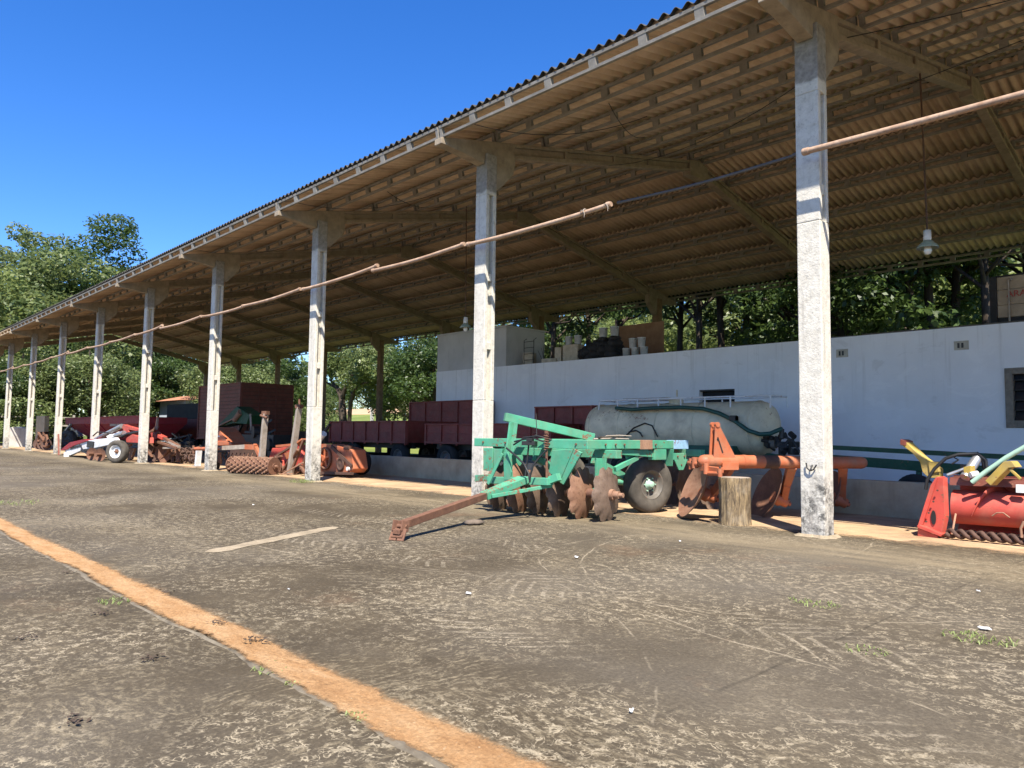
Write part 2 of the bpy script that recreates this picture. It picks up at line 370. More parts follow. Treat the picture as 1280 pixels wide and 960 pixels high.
def m_bark(name, a, b):
    t = NT(name); co = t.coords(); n = t.noise(t.map(co, (9, 9, 1.6)), 1, 7, .7, .4)
    return t.done(t.ramp(n, [(.3, a), (.7, b)]), .95, 0, t.bump(n, .9, .03), .2)
def m_log():
    t = NT('weathered log'); co = t.coords(False)
    n = t.noise(t.map(co, (26, 26, 3.0)), 1, 8, .78, .8); b = t.noise(co, 5, 5, .6)
    c = t.ramp(n, [(.34, (.03, .022, .015)), (.45, (.15, .11, .07)), (.56, (.33, .24, .13)), (.68, (.50, .38, .22))])
    c = t.mix(t.math('MULTIPLY', t.step(b, .5, .68), .6), c, (.40, .33, .23))
    return t.done(c, .95, 0, t.bump(n, 1, .03), .2)
def m_field():
    t = NT('grass field'); co = t.coords(geo=True); x, y, z = t.sep(co)[:3]
    n = t.noise(co, .06, 6, .65); f = t.noise(co, 1.4, 6, .7)
    c = t.ramp(n, [(.3, (.10, .14, .03)), (.6, (.19, .22, .06)), (.75, (.30, .27, .11))])
    c = t.mix(.5, c, t.ramp(f, [(.3, .3), (.7, .7)]), 'OVERLAY')
    soil = t.ramp(t.noise(co, .3, 5, .6), [(.3, (.40, .25, .14)), (.7, (.52, .36, .22))])
    zz = t.math('ADD', z, t.math('MULTIPLY', t.noise(co, .05, 3), .8))
    c = t.mix(t.step(t.math('DIVIDE', zz, 20), .37, .39), c, soil)
    return t.done(c, .95, 0, t.bump(f, .5, .1), .1)

MT = dict(
 column=m_column(), frame=m_conc('bare precast concrete', (.19, .15, .105), (.35, .285, .205)), purlin=m_conc('purlin concrete', (.46, .33, .20), (.70, .53, .36)),
 purlin_grey=m_conc('weathered grey purlin', (.17, .155, .13), (.33, .305, .265)),
 backcol=m_conc('brown stained concrete', (.16, .10, .06), (.30, .20, .12)),
 sheet_top=m_conc('blackened roof sheet', (.028, .026, .022), (.085, .08, .068)), sheet=m_sheet_under(), wall=m_wall(),
 kerbwall=m_conc('grey rendered low wall', (.30, .225, .135), (.46, .365, .235), 3), endwall=m_conc('whitewashed panel', (.42, .40, .36), (.62, .60, .56), 2),
 yard=m_yard(), floor=m_floor(), channel=m_channel(),
 patch=m_earth('pale dust patch', (.22, .18, .12), (.31, .25, .17), (.38, .315, .22), 4), field=m_field(),
 pipe=rusty('rusty pipe skin', (.26, .155, .095), (.56, .41, .30), 4), greypipe=plain('dull grey pipe', (.085, .075, .07), .6),
 green=paint('sea green machine paint', (.075, .335, .20), .28, .26, dirt=(.19, .23, .14), dirtamt=.55, scale=2.5), blue=paint('pale blue paint', (.28, .48, .66), .15, .15),
 dkgreen=paint('dark green paint', (.012, .085, .052), .3, .15, dirtamt=.2), boom=paint('bottle green paint', (.005, .055, .018), .25, .08, dirtamt=.15),
 orange=paint('faded orange machine paint', (.42, .115, .045), .25, .2, dirt=(.29, .17, .10), dirtamt=.7), red=paint('red machine paint', (.46, .06, .04), .25, .18, dirt=(.36, .16, .10), dirtamt=.5),
 maroon=paint('maroon trailer paint', (.20, .032, .022), .3, .12, dirtamt=.25), darkred=paint('oxide red boards', (.17, .042, .025), .3, .18, dirtamt=.3), vivid=paint('carmine hopper paint', (.25, .014, .022), .2, .06, dirtamt=.15),
 white=paint('white machine paint', (.68, .69, .68), .12, .16, dirtamt=.35), yellow=paint('yellow machine paint', (.40, .275, .05), .3, .3, dirt=(.28, .23, .13), dirtamt=.6),
 mint=paint('pale mint paint', (.36, .55, .42), .15, .1), cream=paint('grimy tank paint', (.66, .59, .40), .25, .14, rough=.5, scale=1.3, dirt=(.22, .19, .13), dirtamt=.6),
 rust=rusty('rusted iron'), rustlight=rusty('light brown rust', (.20, .10, .06), (.40, .24, .15), 5), disc=rusty('scoured disc steel', (.085, .055, .038), (.26, .185, .135), 4, .5, .3),
 discwarm=rusty('orange disc steel', (.17, .075, .042), (.36, .215, .14), 3.2, .55, .3), darkrust=rusty('black brown rust', (.05, .028, .02), (.13, .065, .042)),
 tyre=plain('dusty tyre rubber', (.085, .075, .062), .9, 0, .35, 5, .2), tyredark=plain('dark tyre rubber', (.03, .028, .026), .9, 0, .3, 5, .2), rim=paint('grey rim steel', (.13, .115, .095), .3, .3), 
 black=plain('black rubber', (.014, .014, .014), .55), iron=plain('oily black iron', (.03, .029, .028), .5, .3), steel=plain('dull steel', (.42, .42, .42), .4, .7), hose=plain('green hose', (.008, .06, .045), .45),
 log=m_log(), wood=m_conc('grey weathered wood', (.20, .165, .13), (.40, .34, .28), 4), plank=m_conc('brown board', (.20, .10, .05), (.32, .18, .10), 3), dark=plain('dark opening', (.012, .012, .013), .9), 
 glass=plain('dusty window glass', (.02, .022, .026), .12), wframe=m_conc('cement window frame', (.13, .11, .085), (.25, .215, .17), 9), pail=plain('white plastic pail', (.55, .56, .55), .5), tarp=plain('black heap', (.016, .015, .015), .8, 0, .5, 3),
 carton=plain('pale carton', (.42, .36, .27), .85), lampgreen=plain('pale green enamel', (.26, .32, .26), .35), lampwhite=plain('white porcelain', (.66, .66, .63), .4), 
 signboard=m_conc('weathered sign board', (.22, .165, .115), (.40, .315, .22), 3), signred=plain('faded red lettering', (.36, .06, .045), .8), paper=plain('white scrap', (.75, .75, .73), .8), clod=plain('dry clod', (.13, .10, .075), .95), leaflitter=plain('dry leaf', (.06, .04, .025), .9),
 tile=m_conc('red clay tiles', (.30, .12, .06), (.45, .21, .12), 2), housewall=m_conc('pale house wall', (.40, .40, .40), (.55, .55, .54), 2), bluehouse=m_conc('blue grey house wall', (.40, .46, .55), (.50, .57, .66), 2), fence=m_conc('fence wood', (.30, .27, .22), (.45, .41, .34), 3),
 grass=m_leaf('grass blade', (.14, .18, .05), (.30, .36, .12)), bulb=plain('bulb glass', (.7, .7, .66), .15),
 bark=m_bark('dark bark', (.03, .023, .017), (.085, .066, .05)), palebark=m_bark('pale bark', (.16, .13, .10), (.34, .29, .23)),
 leafA=m_leaf('dark glossy foliage', (.016, .038, .009), (.095, .145, .035)), leafB=m_leaf('mid foliage', (.05, .082, .022), (.21, .25, .085)), leafC=m_leaf('bright foliage', (.085, .125, .03), (.27, .31, .10), trans=.45),
)
# ================================================================== SETTING
def slope_z(y):                       # purlin seat height, symmetric gable about y=7
    q = min(y, 14-y); return 6.22 + .218*(q+.96)
def hill(x, y):
    a = max(0, min(1, (y-38)/150)); h = 12.5*a*a*(3-2*a)
    b = max(0, min(1, (-x-40)/60)); c = max(0, min(1, (x+20)/60)); return h*(1-.7*c) - .02
def build_terrain():
    xs = [-900, -600, -400, -300] + [-240+10*i for i in range(35)] + [130, 200, 400, 900]
    ys = [-700, -300, -120, -60, -30, -10, 10, 24] + [32+8*i for i in range(24)] + [260, 360, 600, 1200]
    m = MB(); vs = [(x, y, hill(x, y)) for y in ys for x in xs]; n = len(xs)
    m.add(vs, [(j*n+i, j*n+i+1, (j+1)*n+i+1, (j+1)*n+i) for j in range(len(ys)-1) for i in range(n-1)], True)
    return tag(m.build('ground', MT['field']), kind='structure')
build_terrain()
m = MB(); m.add([(-70,-60,0),(45,-60,0),(45,16,0),(-70,16,0)], [(0,1,2,3)]); tag(m.build('concrete_yard', MT['yard']), kind='structure')
m = MB(); m.add([(-56,.1,.004),(14,.1,.004),(14,15.6,.004),(-56,15.6,.004)], [(0,1,2,3)]); tag(m.build('earth_floor', MT['floor']), kind='structure')
def wob(t, k, a): return a*(math.sin(t*1.7+k)*.5 + math.sin(t*4.3+k*2.1)*.3 + math.sin(t*11.1+k*.7)*.2)
rc = random.Random(3); vs = []; fs = []; NX = 560
for i in range(NX):
    x = -40 + i*.1
    e0 = -7.10; e1 = -6.52
    for k in range(7):
        f = k/6; yy = e0+(e1-e0)*f
        zz = .004 + .020*math.sin(math.pi*f)*(.55+.45*math.sin(x*2.1+k)) + (rc.uniform(-.003, .005) if 1 < k < 5 else 0)
        vs.append((x, yy, max(.004, zz)))
for i in range(NX-1):
    for k in range(6): fs.append((i*7+k, (i+1)*7+k, (i+1)*7+k+1, i*7+k+1))
m = MB(); m.add(vs, fs, True); tag(m.build('earth_channel', MT['channel']), kind='structure')
m = MB(); a = V(-3.2,-5.78,.004); b = V(-4.17,-3.86,.004); n_ = 24; vs = []
for i in range(n_+1):
    p = a.lerp(b, i/n_); w = .10 + rc.uniform(-.02, .02) - (.05 if i in (0, n_) else 0)
    vs += [p + V(-.89,-.45,0)*w, p + V(.89,.45,0)*w]
m.add(vs, [(2*i, 2*i+1, 2*i+3, 2*i+2) for i in range(n_)]); tag(m.build('concrete_patch', MT['patch']), kind='structure')

m = MB(); vs = []; fs = []; NL = 700
for i in range(NL):
    x = -30 + i*.06; yc = -6.965 + wob(x, 1, .03); h = .005 + .009*rc.random()*max(0, .5+wob(x*1.3, 2, 1)); w = .008 + .014*rc.random()*max(.1, .5+wob(x*.9, 6, .9))
    vs += [(x, yc-w*1.6, 0), (x, yc-w*.5, h), (x, yc+w*.5, h*.8), (x, yc+w, 0)]
for i in range(NL-1):
    for k in range(3): fs.append((i*4+k, (i+1)*4+k, (i+1)*4+k+1, i*4+k+1))
m.add(vs, fs); tag(m.build('channel_kerb', m_conc('crumbled kerb', (.075, .06, .04), (.21, .175, .12), 9)), kind='structure')
# ================================================================== OPEN SHED
shed = thing('open_shed', (0, 0, 0), 'long open sided shed with white concrete columns and a corrugated gable roof', 'shed')
FRAMES = [6-6*i for i in range(11)]      # 6 .. -54
def column_mesh(special=False):
    m = MB(); x0, x1, y0, y1 = -.15, .14, 0, .25
    r0, r1 = (3.75, 5.35) if special else (1.75, 5.45)
    m.bb(x0, x1, y0, y1, -.02, r0); m.bb(x0, x1, y0, y1, r1, 6.2)
    m.bb(x0, x1, y0, .075, r0, r1); m.bb(x0, x1, .175, y1, r0, r1); m.bb(x0+.09, x1-.09, .075, .175, r0, r1)
    for zc in ((4.15,) if special else (2.72, 3.95)):
        m.bb(x0+.012, x1-.012, .077, .173, zc-.07, zc+.07)
    return m
col0 = None
for i, X0 in enumerate(FRAMES):
    if X0 == 0: o = column_mesh(True).build('column', MT['column'], shed, bevel=.012)
    elif col0 is None: o = col0 = column_mesh().build('column', MT['column'], shed, bevel=.012)
    else: o = col0.copy(); COL.objects.link(o); o.parent = shed
    o.location = (X0, 0, 0)
rb = random.Random(12)
for X0 in FRAMES[1:10]:
    m = MB(); n = 30; ring0 = []; ring1 = []
    for k in range(n):
        a = 6.2832*k/n; q = 1/max(abs(math.cos(a))/.19, abs(math.sin(a))/.17); w = q*rb.uniform(1.02, 1.35); ring0.append((X0+math.cos(a)*w, .125+math.sin(a)*w, .0)); ring1.append((X0+math.cos(a)*q*.9, .125+math.sin(a)*q*.9, .03))
    m.add(ring0+ring1, [(k, (k+1) % n, n+(k+1) % n, n+k) for k in range(n)]); m.build('footing_mortar', MT['patch'], shed)
# iron hook cast into the first column and chalky number ghosts stay as part of that column
hk = MB(); hk.tube([(-.06,-.03,.86),(-.05,-.035,.80),(-.02,-.035,.775),(.0,-.035,.772),(.03,-.035,.785),(.065,-.035,.84)], .009, 8); hk.tube([(0,0,.83),(0,-.03,.825),(.0,-.035,.775)], .008, 8)
hk.build('iron_hook', MT['iron'], shed)
bc = MB(); bc.bb(-.14, .14, 13.76, 14.0, -.02, 6.2); bc0 = bc.build('rear_column', MT['backcol'], shed, bevel=.012)
for i, X0 in enumerate(FRAMES):
    o = bc0
    if i: o = bc0.copy(); COL.objects.link(o); o.parent = shed
    o.location = (X0, 0, 0)
def rafter_mesh():
    m = MB()
    def yz(pts, hw):
        m.prism([(-hw, y, z) for y, z in pts], (2*hw, 0, 0))
        m.prism([(-hw, 14-y, z) for y, z in pts], (2*hw, 0, 0))
    s = slope_z; e = .003
    # cantilever bracket + inner haunch (solid), then an I section up to the ridge
    yz([(-1.0, s(-1.0)-e), (-1.0, s(-1.0)-.11), (-.55, 6.07), (-.02, 6.0), (0-.003, 6.19), (.253, 6.19), (.253, 5.58), (.36, 5.62), (.70, 5.98), (.74, 6.12), (.74, s(.74)-e)], .10)
    yz([(.742, s(.742)-e), (.742, s(.742)-.07), (6.9, s(6.9)-.07), (6.9, s(6.9)-e)], .085)
    yz([(.742, s(.742)-.072), (.742, s(.742)-.215), (6.9, s(6.9)-.20), (6.9, s(6.9)-.072)], .035)
    yz([(.742, s(.742)-.217), (.742, s(.742)-.30), (5.0, s(5.0)-.285), (6.9, s(6.9)-.26), (6.9, s(6.9)-.202)], .085)
    for yb in (2.2, 3.75, 5.0):
        for sg in (1, -1): m.bb(-.075, .075, 7+sg*(7-yb)-.05, 7+sg*(7-yb)+.05, s(yb)-.22, s(yb)-.066)
    m.prism([(-.11, 6.6, s(6.6)-.36), (-.11, 7.4, s(7.4)-.36), (-.11, 7.4, s(7.4)-.006), (-.11, 7, s(7)-.006), (-.11, 6.6, s(6.6)-.006)], (.22, 0, 0))
    return m
rf = rafter_mesh().build('rafter', MT['frame'], shed, bevel=.01)
for i, X0 in enumerate(FRAMES):
    o = rf
    if i: o = rf.copy(); COL.objects.link(o); o.parent = shed
    o.location = (X0, 0, 0)
def purlin_mesh(slim=False):
    m = MB(); L = 5.96; t = .075; h = .20; a = -L/2
    m.bb(a, -a, -t/2, t/2, 0, .040); m.bb(a, -a, -t/2, t/2, h-.042, h)
    n = 7
    for k in range(n+1):
        xc = a + L*k/n; w = .13
        x0 = max(a, xc-w/2); x1 = min(-a, xc+w/2)
        m.bb(x0, x1, -t/2+.004, t/2-.004, .040, h-.042)
    return m
PY = [-.93, .36, 1.66, 2.96, 4.26, 5.56, 6.80]
rows = PY + [14-y for y in PY[::-1]]
BAYS = [9-6*i for i in range(11)]         # centres 9,3,-3 ... -51
pu0 = None; rest = MB(); th = math.atan(.218)
for bx in BAYS:
    for y in rows:
        tilt = th if y < 7 else -th
        if -40 < bx < 8:
            if pu0 is None: o = pu0 = purlin_mesh().build('purlin', MT['purlin'], shed)
            else: o = pu0.copy(); COL.objects.link(o); o.parent = shed
            if y < 0: o.material_slots[0].link = 'OBJECT'; o.material_slots[0].material = MT['purlin_grey']
            o.location = (bx + random.uniform(-.012, .012), y, slope_z(y) + random.uniform(0, .006)); o.rotation_euler = (tilt, 0, 0)
        else:
            s_m = purlin_mesh(); q = Matrix.Rotation(tilt, 3, 'X')
            rest.add([q @ Vector(p) + V(bx, y, slope_z(y)) for p in s_m.v], s_m.f)
tag(rest.build('purlin', MT['purlin'], shed), kind='stuff')
# corrugated sheets: one lapped course after another, 177 mm waves
def sheet_course(y0, y1, flip):
    P = .177; seg = 8; x0, x1 = -54.9, 12.2; n = int((x1-x0)/P*seg)
    lift0, lift1 = .022, .004           # the lower end rides over the course beneath
    vs = []; q = lambda y: 14-y if flip else y
    base = lambda y: 6.22 + .218*(y+.96) + .2*1.025 + .034
    r = np.random.RandomState(int(y0*100) % 9973 + flip)
    sag = np.interp(np.arange(n+1), np.linspace(0, n, 67), r.uniform(-.008, .008, 67))
    ph = r.uniform(0, 1)*.12
    for th_ in (0, 1):
        for (y, lf) in ((y0, lift0), ((y0+y1)/2, (lift0+lift1)/2), (y1, lift1)):
            for i in range(n+1):
                x = x0 + i*P/seg
                c = math.sin(2*math.pi*(x+ph*0)/P)
                vs.append((x, q(y), base(y) + lf + .033*c + sag[i]*.5 + (.009 if th_ else 0)))
    N = n+1; fs = []; mi = []
    for b in range(2):
        for i in range(n):
            fs.append((b*N+i, b*N+i+1, (b+1)*N+i+1, (b+1)*N+i)); mi.append(0)
            o = 3*N; fs.append((o+b*N+i, o+(b+1)*N+i, o+(b+1)*N+i+1, o+b*N+i+1)); mi.append(1)
    for i in range(n):
        fs.append((i, 3*N+i, 3*N+i+1, i+1)); mi.append(1)
        fs.append((2*N+i, 2*N+i+1, 5*N+i+1, 5*N+i)); mi.append(0)
    m = MB(); m.v = vs; m.f = fs; m.sm = [True]*len(fs); m.mi = mi
    return m
EY = [-1.025] + PY[1:6] + [6.96]
for flip in (False, True):
    for k in range(6):
        o = sheet_course(EY[k]-(.14 if k else 0), EY[k+1], flip).build('roof_sheet', [MT['sheet'], MT['sheet_top']], shed, fix=False)
m = MB(); zr = slope_z(7)+.25
m.prism([(-54.9, 6.7, zr-.02), (-54.9, 7, zr+.06), (-54.9, 7.3, zr-.02), (-54.9, 7.3, zr), (-54.9, 7, zr+.09), (-54.9, 6.7, zr)], (67.1, 0, 0)); m.build('ridge_cap', MT['sheet_top'], shed)
# slack tie wires under the near slope
def wire(p, q, sag=.12, r=.006, n=12):
    p = Vector(p); q = Vector(q); return [p.lerp(q, i/n) - V(0, 0, sag*4*(i/n)*(1-i/n)) for i in range(n+1)]
for (p, q, sg) in (((-5.2,-.9,6.25), (-3.6,1.7,6.7), .25), ((-3.4,.4,6.45), (-4.6,3.0,7.0), .2), ((-11.2,-.9,6.25), (-9.4,1.7,6.7), .25), ((-9.6,.4,6.45), (-10.8,3.0,7.0), .2),
                   ((.1,1.0,6.4), (7.5,1.6,6.35), .25), ((0,3.6,6.7), (8.5,.7,6.35), .1), ((-5.9,3.5,6.9), (-.1,1.2,6.3), .35), ((-17.2,-.9,6.25), (-15.6,1.7,6.7), .25)):
    w = MB(); w.tube(wire(p, q, sg), .007, 5); w.build('tie_wire', MT['iron'], shed)

# ================================================================== PIPES along the columns
def pipe(x0, x1, z0, z1, mat, lab, r=.036, y=-.27):
    dz_ = at(1005, 190, y=y).z - 4.46; z0 += dz_; z1 += dz_
    m = MB(); n = 10; pts = []
    for i in range(n+1):
        f = i/n; pts.append((x0+(x1-x0)*f, y+.006*math.sin(9*f+x0), z0+(z1-z0)*f - .035*4*f*(1-f)))
    m.tube(pts, r, 12)
    for e in (0, n):
        p = Vector(pts[e]); d = (Vector(pts[1])-Vector(pts[0])).normalized()*(.05 if e == 0 else -.05)
        m.cyl(p+d*.2, p+d*1.6, r*1.22, n=12)
    o = m.build('irrigation_pipe', mat, None, loc=((x0+x1)/2, y, (z0+z1)/2))
    return tag(o, lab, 'pipe', 'pipes slung along the column row')
pipe(at(1003, 190, y=-.27).x, 8.6, 4.46, 4.50, MT['pipe'], 'pale rusty pipe running right from the nearest column out of view')
pipe(at(772, 260, y=.13).x, at(999, 192, y=.13).x, 4.46, 4.45, MT['greypipe'], 'thin dark grey pipe hung left of the nearest column', .022, .13)
FE = at(764, 261, y=-.27).x; pipe(-6.05, FE, 4.45, 4.47, MT['pipe'], 'short rusty pipe with frayed ties, right of the second nearest column')
ord_ = ['second', 'third', 'fourth', 'fifth', 'sixth', 'seventh', 'eighth', 'ninth']
for i in range(8):
    xa = -6*(i+1)-.12; xm = xa-2.85-.25*(i % 3); xb = -6*(i+2)-.02
    nm = ord_[i]; nx = ord_[i+1] if i < 7 else 'farthest'
    pipe(xm-.1, xa, 4.44, 4.47, MT['pipe'], 'rusty pipe reaching left from the %s nearest column to mid bay' % nm)
    pipe(xb, xm+.1, 4.45, 4.52-.09*(i % 2), MT['pipe'], 'rusty pipe ending at the %s nearest column, lapped at mid bay' % nx if nx != 'farthest' else 'rusty pipe at the far left end of the column row')
def hang(name, pts, r, mat, lab, cat, grp=None):
    m = MB(); m.tube(pts, r, 6); o = m.build(name, mat, None, loc=pts[0]); return tag(o, lab, cat, grp)
for (px, lab) in ((FE-.05, 'frayed pale rag knotted on the free end of the short rusty pipe'), (FE-.5, 'frayed pale rag tied a little below the free end of the short rusty pipe')):
    m = MB(); pz = at(1005, 190, y=-.27).z; m.tube([(px, -.27+.042*math.cos(k*.785), pz+.042*math.sin(k*.785)) for k in range(9)], .010, 5)
    m.tube([(px, -.312, pz), (px+.03, -.32, pz-.04), (px+.02, -.315, pz-.10)], .009, 5, .004); m.tube([(px, -.31, pz+.01), (px-.04, -.32, pz+.02), (px-.06, -.315, pz-.03)], .009, 5, .004)
    tag(m.build('rag_tie', MT['wood'], None, loc=(px, -.27, pz)), lab, 'rag', 'rags on the pipe')

# ================================================================== lamps
def lamp(x, y, z, ztop, lab):
    t = thing('pendant_lamp', (x, y, z), lab, 'lamp', 'pendant lamps under the shed roof')
    m = MB(); m.tube([(x, y, z+.24), (x-.02, y, (z+ztop)/2), (x-.05, y, ztop)], .014, 6); m.build('hanging_rod', MT['darkrust'], t)
    m = MB(); m.lathe([(.0, .25), (.055, .25), (.058, .1), (.05, .07), (0, .07)], (x, y, z), (0, 0, 1), 16); m.build('socket', MT['lampwhite'], t)
    m = MB(); m.lathe([(.045, .10), (.065, .08), (.135, .01), (.162, -.035), (.158, -.04), (.13, .002), (.06, .065), (.04, .09)], (x, y, z), (0, 0, 1), 28); m.build('lamp_shade', MT['lampgreen'], t)
    m = MB(); m.lathe([(.03, .05), (.05, -.03), (.06, -.08), (.045, -.125), (0, -.14)], (x, y, z), (0, 0, 1), 16); m.build('bulb', MT['bulb'], t)
lamp(.07, 4.05, 4.20, 7.3, 'green enamel pendant lamp hanging from a long rod over the long white wall')
lamp(-11.2, 4.05, 4.02, 7.3, 'shaded pendant lamp hanging left of the second nearest column')

# ================================================================== LOW WALL
m = MB(); m.bb(-19.5, 12, 3.1, 3.28, -.02, .53)
tag(m.build('low_wall', MT['kerbwall'], None, loc=(-5, 3.1, 0), bevel=.012), 'knee high grey rendered wall under the shed between plough and tank trailer', 'wall')
m = MB(); m.bb(-51.9, -49.6, 2.35, 2.6, 0, 2.0); tag(m.build('wall_stub', MT['kerbwall'], None, loc=(-50.5, 2.4, 0), bevel=.02), 'tall grey wall stub at the far left end of the shed', 'wall')
p = at(33, 559, x=-51.7)
m = MB(); m.prism([(-53.5,.9,0),(-53.5,2.3,0),(-53.5,2.3,1.15),(-53.5,1.5,1.28),(-53.5,.9,1.25)], (.18, 0, 0)); m.bb(-56, -53.6, 1.9, 2.1, 0, 1.3)
tag(m.build('low_wall', MT['endwall'], None, loc=(-53.4, 1.4, 0)), 'whitewashed low wall beyond the farthest columns at the left', 'wall')

# ================================================================== WHITE BUILDING
bl = thing('white_building', (-3, 8, 0), 'long low white walled building standing under the shed roof', 'building')
WX0, WX1 = -17.5, 12.0; W1 = (.18, 1.55, 1.43, 2.52); W2 = (-6.55, -5.55, 1.7, 2.36)
m = MB(); yF, yB, zt = 8.0, 12.6, 3.41
def wall_with_holes(m, x0, x1, z0, z1, y0, y1, holes):
    xs = sorted({x0, x1, *[h[0] for h in holes], *[h[1] for h in holes]}); zs = sorted({z0, z1, *[h[2] for h in holes], *[h[3] for h in holes]})
    for i in range(len(xs)-1):
        for j in range(len(zs)-1):
            xc = (xs[i]+xs[i+1])/2; zc = (zs[j]+zs[j+1])/2
            if any(h[0] < xc < h[1] and h[2] < zc < h[3] for h in holes): continue
            m.bb(xs[i], xs[i+1], y0, y1, zs[j], zs[j+1])
wall_with_holes(m, WX0, WX1, -.02, zt, yF, yF+.2, [W1, W2])
m.bb(WX0, WX0+.2, yF+.2, yB, 0, zt); m.bb(WX1-.2, WX1, yF+.2, yB, 0, zt); m.bb(WX0+.2, WX1-.2, yB-.2, yB, 0, zt)
m.build('wall', MT['wall'], bl)
m = MB(); m.bb(WX0+.203, WX1-.203, yF+.203, yB-.203, zt-.15, zt+.004); m.build('flat_roof', MT['kerbwall'], bl)
m = MB(); rr = random.Random(5); x = WX0     # broken, mossy crest along the wall head
while x < WX1:
    w = rr.uniform(.2, .7); h = rr.uniform(.004, .035)
    if x > -8: m.bb(x, min(WX1, x+w), yF+.004, yF+.196, zt, zt+h)
    x += w
m.build('wall_coping', m_conc('mossy wall crest', (.045, .04, .033), (.13, .115, .095)), bl)
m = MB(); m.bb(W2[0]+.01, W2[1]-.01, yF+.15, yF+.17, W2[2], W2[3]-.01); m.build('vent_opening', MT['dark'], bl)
m = MB(); m.bb(W2[0], W2[1], yF+.01, yF+.14, W2[3]-.035, W2[3]-.002); m.build('lintel', MT['iron'], bl)
fr = MB(); x0, x1, z0, z1 = W1
for (a0, a1, b0, b1) in ((x0-.02, x0+.11, z0-.03, z1+.02), (x1-.11, x1+.02, z0-.03, z1+.02), (x0+.11, x1-.11, z1-.10, z1+.02), (x0+.11, x1-.11, z0-.03, z0+.11)): fr.bb(a0, a1, yF-.035, yF+.15, b0, b1)
w = fr.build('window', MT['wframe'], bl, bevel=.008)
m = MB()
for k in range(5):
    zc = z0+.2+k*.19; m.box(((x0+x1)/2, yF+.08, zc), (x1-x0-.24, .012, .17), rx=R_(-24))
m.build('louvre_pane', MT['glass'], w)
m = MB(); m.bb((x0+x1)/2-.02, (x0+x1)/2+.02, yF+.0, yF+.04, z0+.11, z1-.1)
for k in range(4): m.bb(x0+.11, x1-.11, yF+.005, yF+.03, z0+.30+k*.19, z0+.312+k*.19)
m.build('glazing_bar', MT['iron'], w)
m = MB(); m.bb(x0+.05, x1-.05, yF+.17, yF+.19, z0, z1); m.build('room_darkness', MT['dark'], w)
for px, pz in ((-2.91, 3.05), (-.56, 3.04), (-4.9+0, 3.06)):
    if px < -4: continue
    m = MB(); m.bb(px-.13, px+.13, yF-.012, yF, pz-.09, pz+.09); pl = m.build('wall_plaque', plain('pale plaque', (.40, .37, .30), .9), bl)
    m = MB(); m.bb(px-.07, px-.03, yF-.016, yF-.013, pz-.05, pz+.05); m.bb(px+.0, px+.04, yF-.016, yF-.013, pz-.05, pz+.05); m.build('plaque_mark', MT['iron'], pl)
m = MB(); m.bb(-17.5, -13.85, 8.03, 9.85, zt+.003, 4.70); m.build('tank_room', m_conc('grey white tank room', (.40, .395, .385), (.52, .515, .50), 1.2, .2), bl)
m = MB(); m.bb(-17.53, -13.82, 8.0, 9.88, 4.703, 4.77); m.build('tank_room_roof', m_conc('tank room slab', (.36, .355, .345), (.48, .475, .46), 1.2, .2), bl)
# sign on the roof
PX_ = at(1261, 372, y=8.21).x
sg = thing('roof_sign', (.9, 8.3, 3.41), 'weathered sign board with red lettering on the right end of the wall', 'sign')
m = MB(); m.bb(.02, 2.6, 8.25, 8.31, 3.56, 3.80); m.bb(.02, 2.6, 8.252, 8.31, 3.806, 4.10); m.bb(.02, 2.6, 8.25, 8.31, 4.106, 4.36); m.bb(.04, 2.58, 8.30, 8.325, 3.6, 4.3); m.build('board', MT['signboard'], sg, bevel=.006)
m = MB(); m.bb(-.10, .017, 8.22, 8.60, 3.43, 4.38); m.bb(.02, 2.6, 8.235, 8.60, 4.363, 4.39); m.bb(.02, 2.6, 8.27, 8.60, 3.43, 3.555); m.build('frame', MT['tarp'], sg)
m = MB(); m.tube([(PX_, 8.21, 3.38), (PX_, 8.21, 4.27), (PX_+.03, 8.22, 4.31), (PX_+.06, 8.23, 4.27)], .016, 8); m.build('post', MT['wood'], sg)
cu = bpy.data.curves.new('lettering', 'FONT'); cu.body = 'ARA'; cu.size = .17; cu.extrude = .004
to = bpy.data.objects.new('lettering', cu); COL.objects.link(to); to.location = (.62, 8.245, 3.93); to.rotation_euler = (R_(90), 0, 0)
bpy.context.view_layer.update(); dg = bpy.context.evaluated_depsgraph_get(); me = bpy.data.meshes.new_from_object(to.evaluated_get(dg)); bpy.data.objects.remove(to)
me.materials.clear(); me.materials.append(MT['signred']); o = bpy.data.objects.new('lettering', me); COL.objects.link(o); o.parent = sg
o.location = V(at(1262, 372, y=8.243).x-.05, 8.243, at(1262, 371, y=8.243).z)-sg.location; o.rotation_euler = (R_(90), 0, 0)

# clutter on the flat roof
ZR = 3.416
def on_roof(u, y, z=ZR): p = at(u, 445, y=y); return V(p.x, y, z)
def pail(p, r, h, lab, tilt=0):
    t = thing('white_pail', p, lab, 'bucket', 'white pails on the flat roof')
    m = MB(); m.lathe([(0, 0), (r*.86, 0), (r, h*.94), (r*1.07, h*.94), (r*1.07, h), (r*.95, h), (r*.9, h*.9), (0, h*.88)], p, (0, 0, 1), 20); m.build('pail_body', MT['pail'], t)
    m = MB(); m.tube([p+V(r*1.06*math.cos(a), -r*.25-.02*math.sin(a), h*.93-.22*math.sin(a)*r*3) for a in [math.pi*k/10 for k in range(11)]], .007, 5); m.build('handle', MT['iron'], t)
rr = random.Random(11)
hx0 = on_roof(727, 8.75).x; hx1 = on_roof(775, 8.75).x; hz = at(761, 421, y=8.75).z; hc = V((hx0+hx1)/2, 8.8, ZR); hw = (hx1-hx0)/2; m = MB()
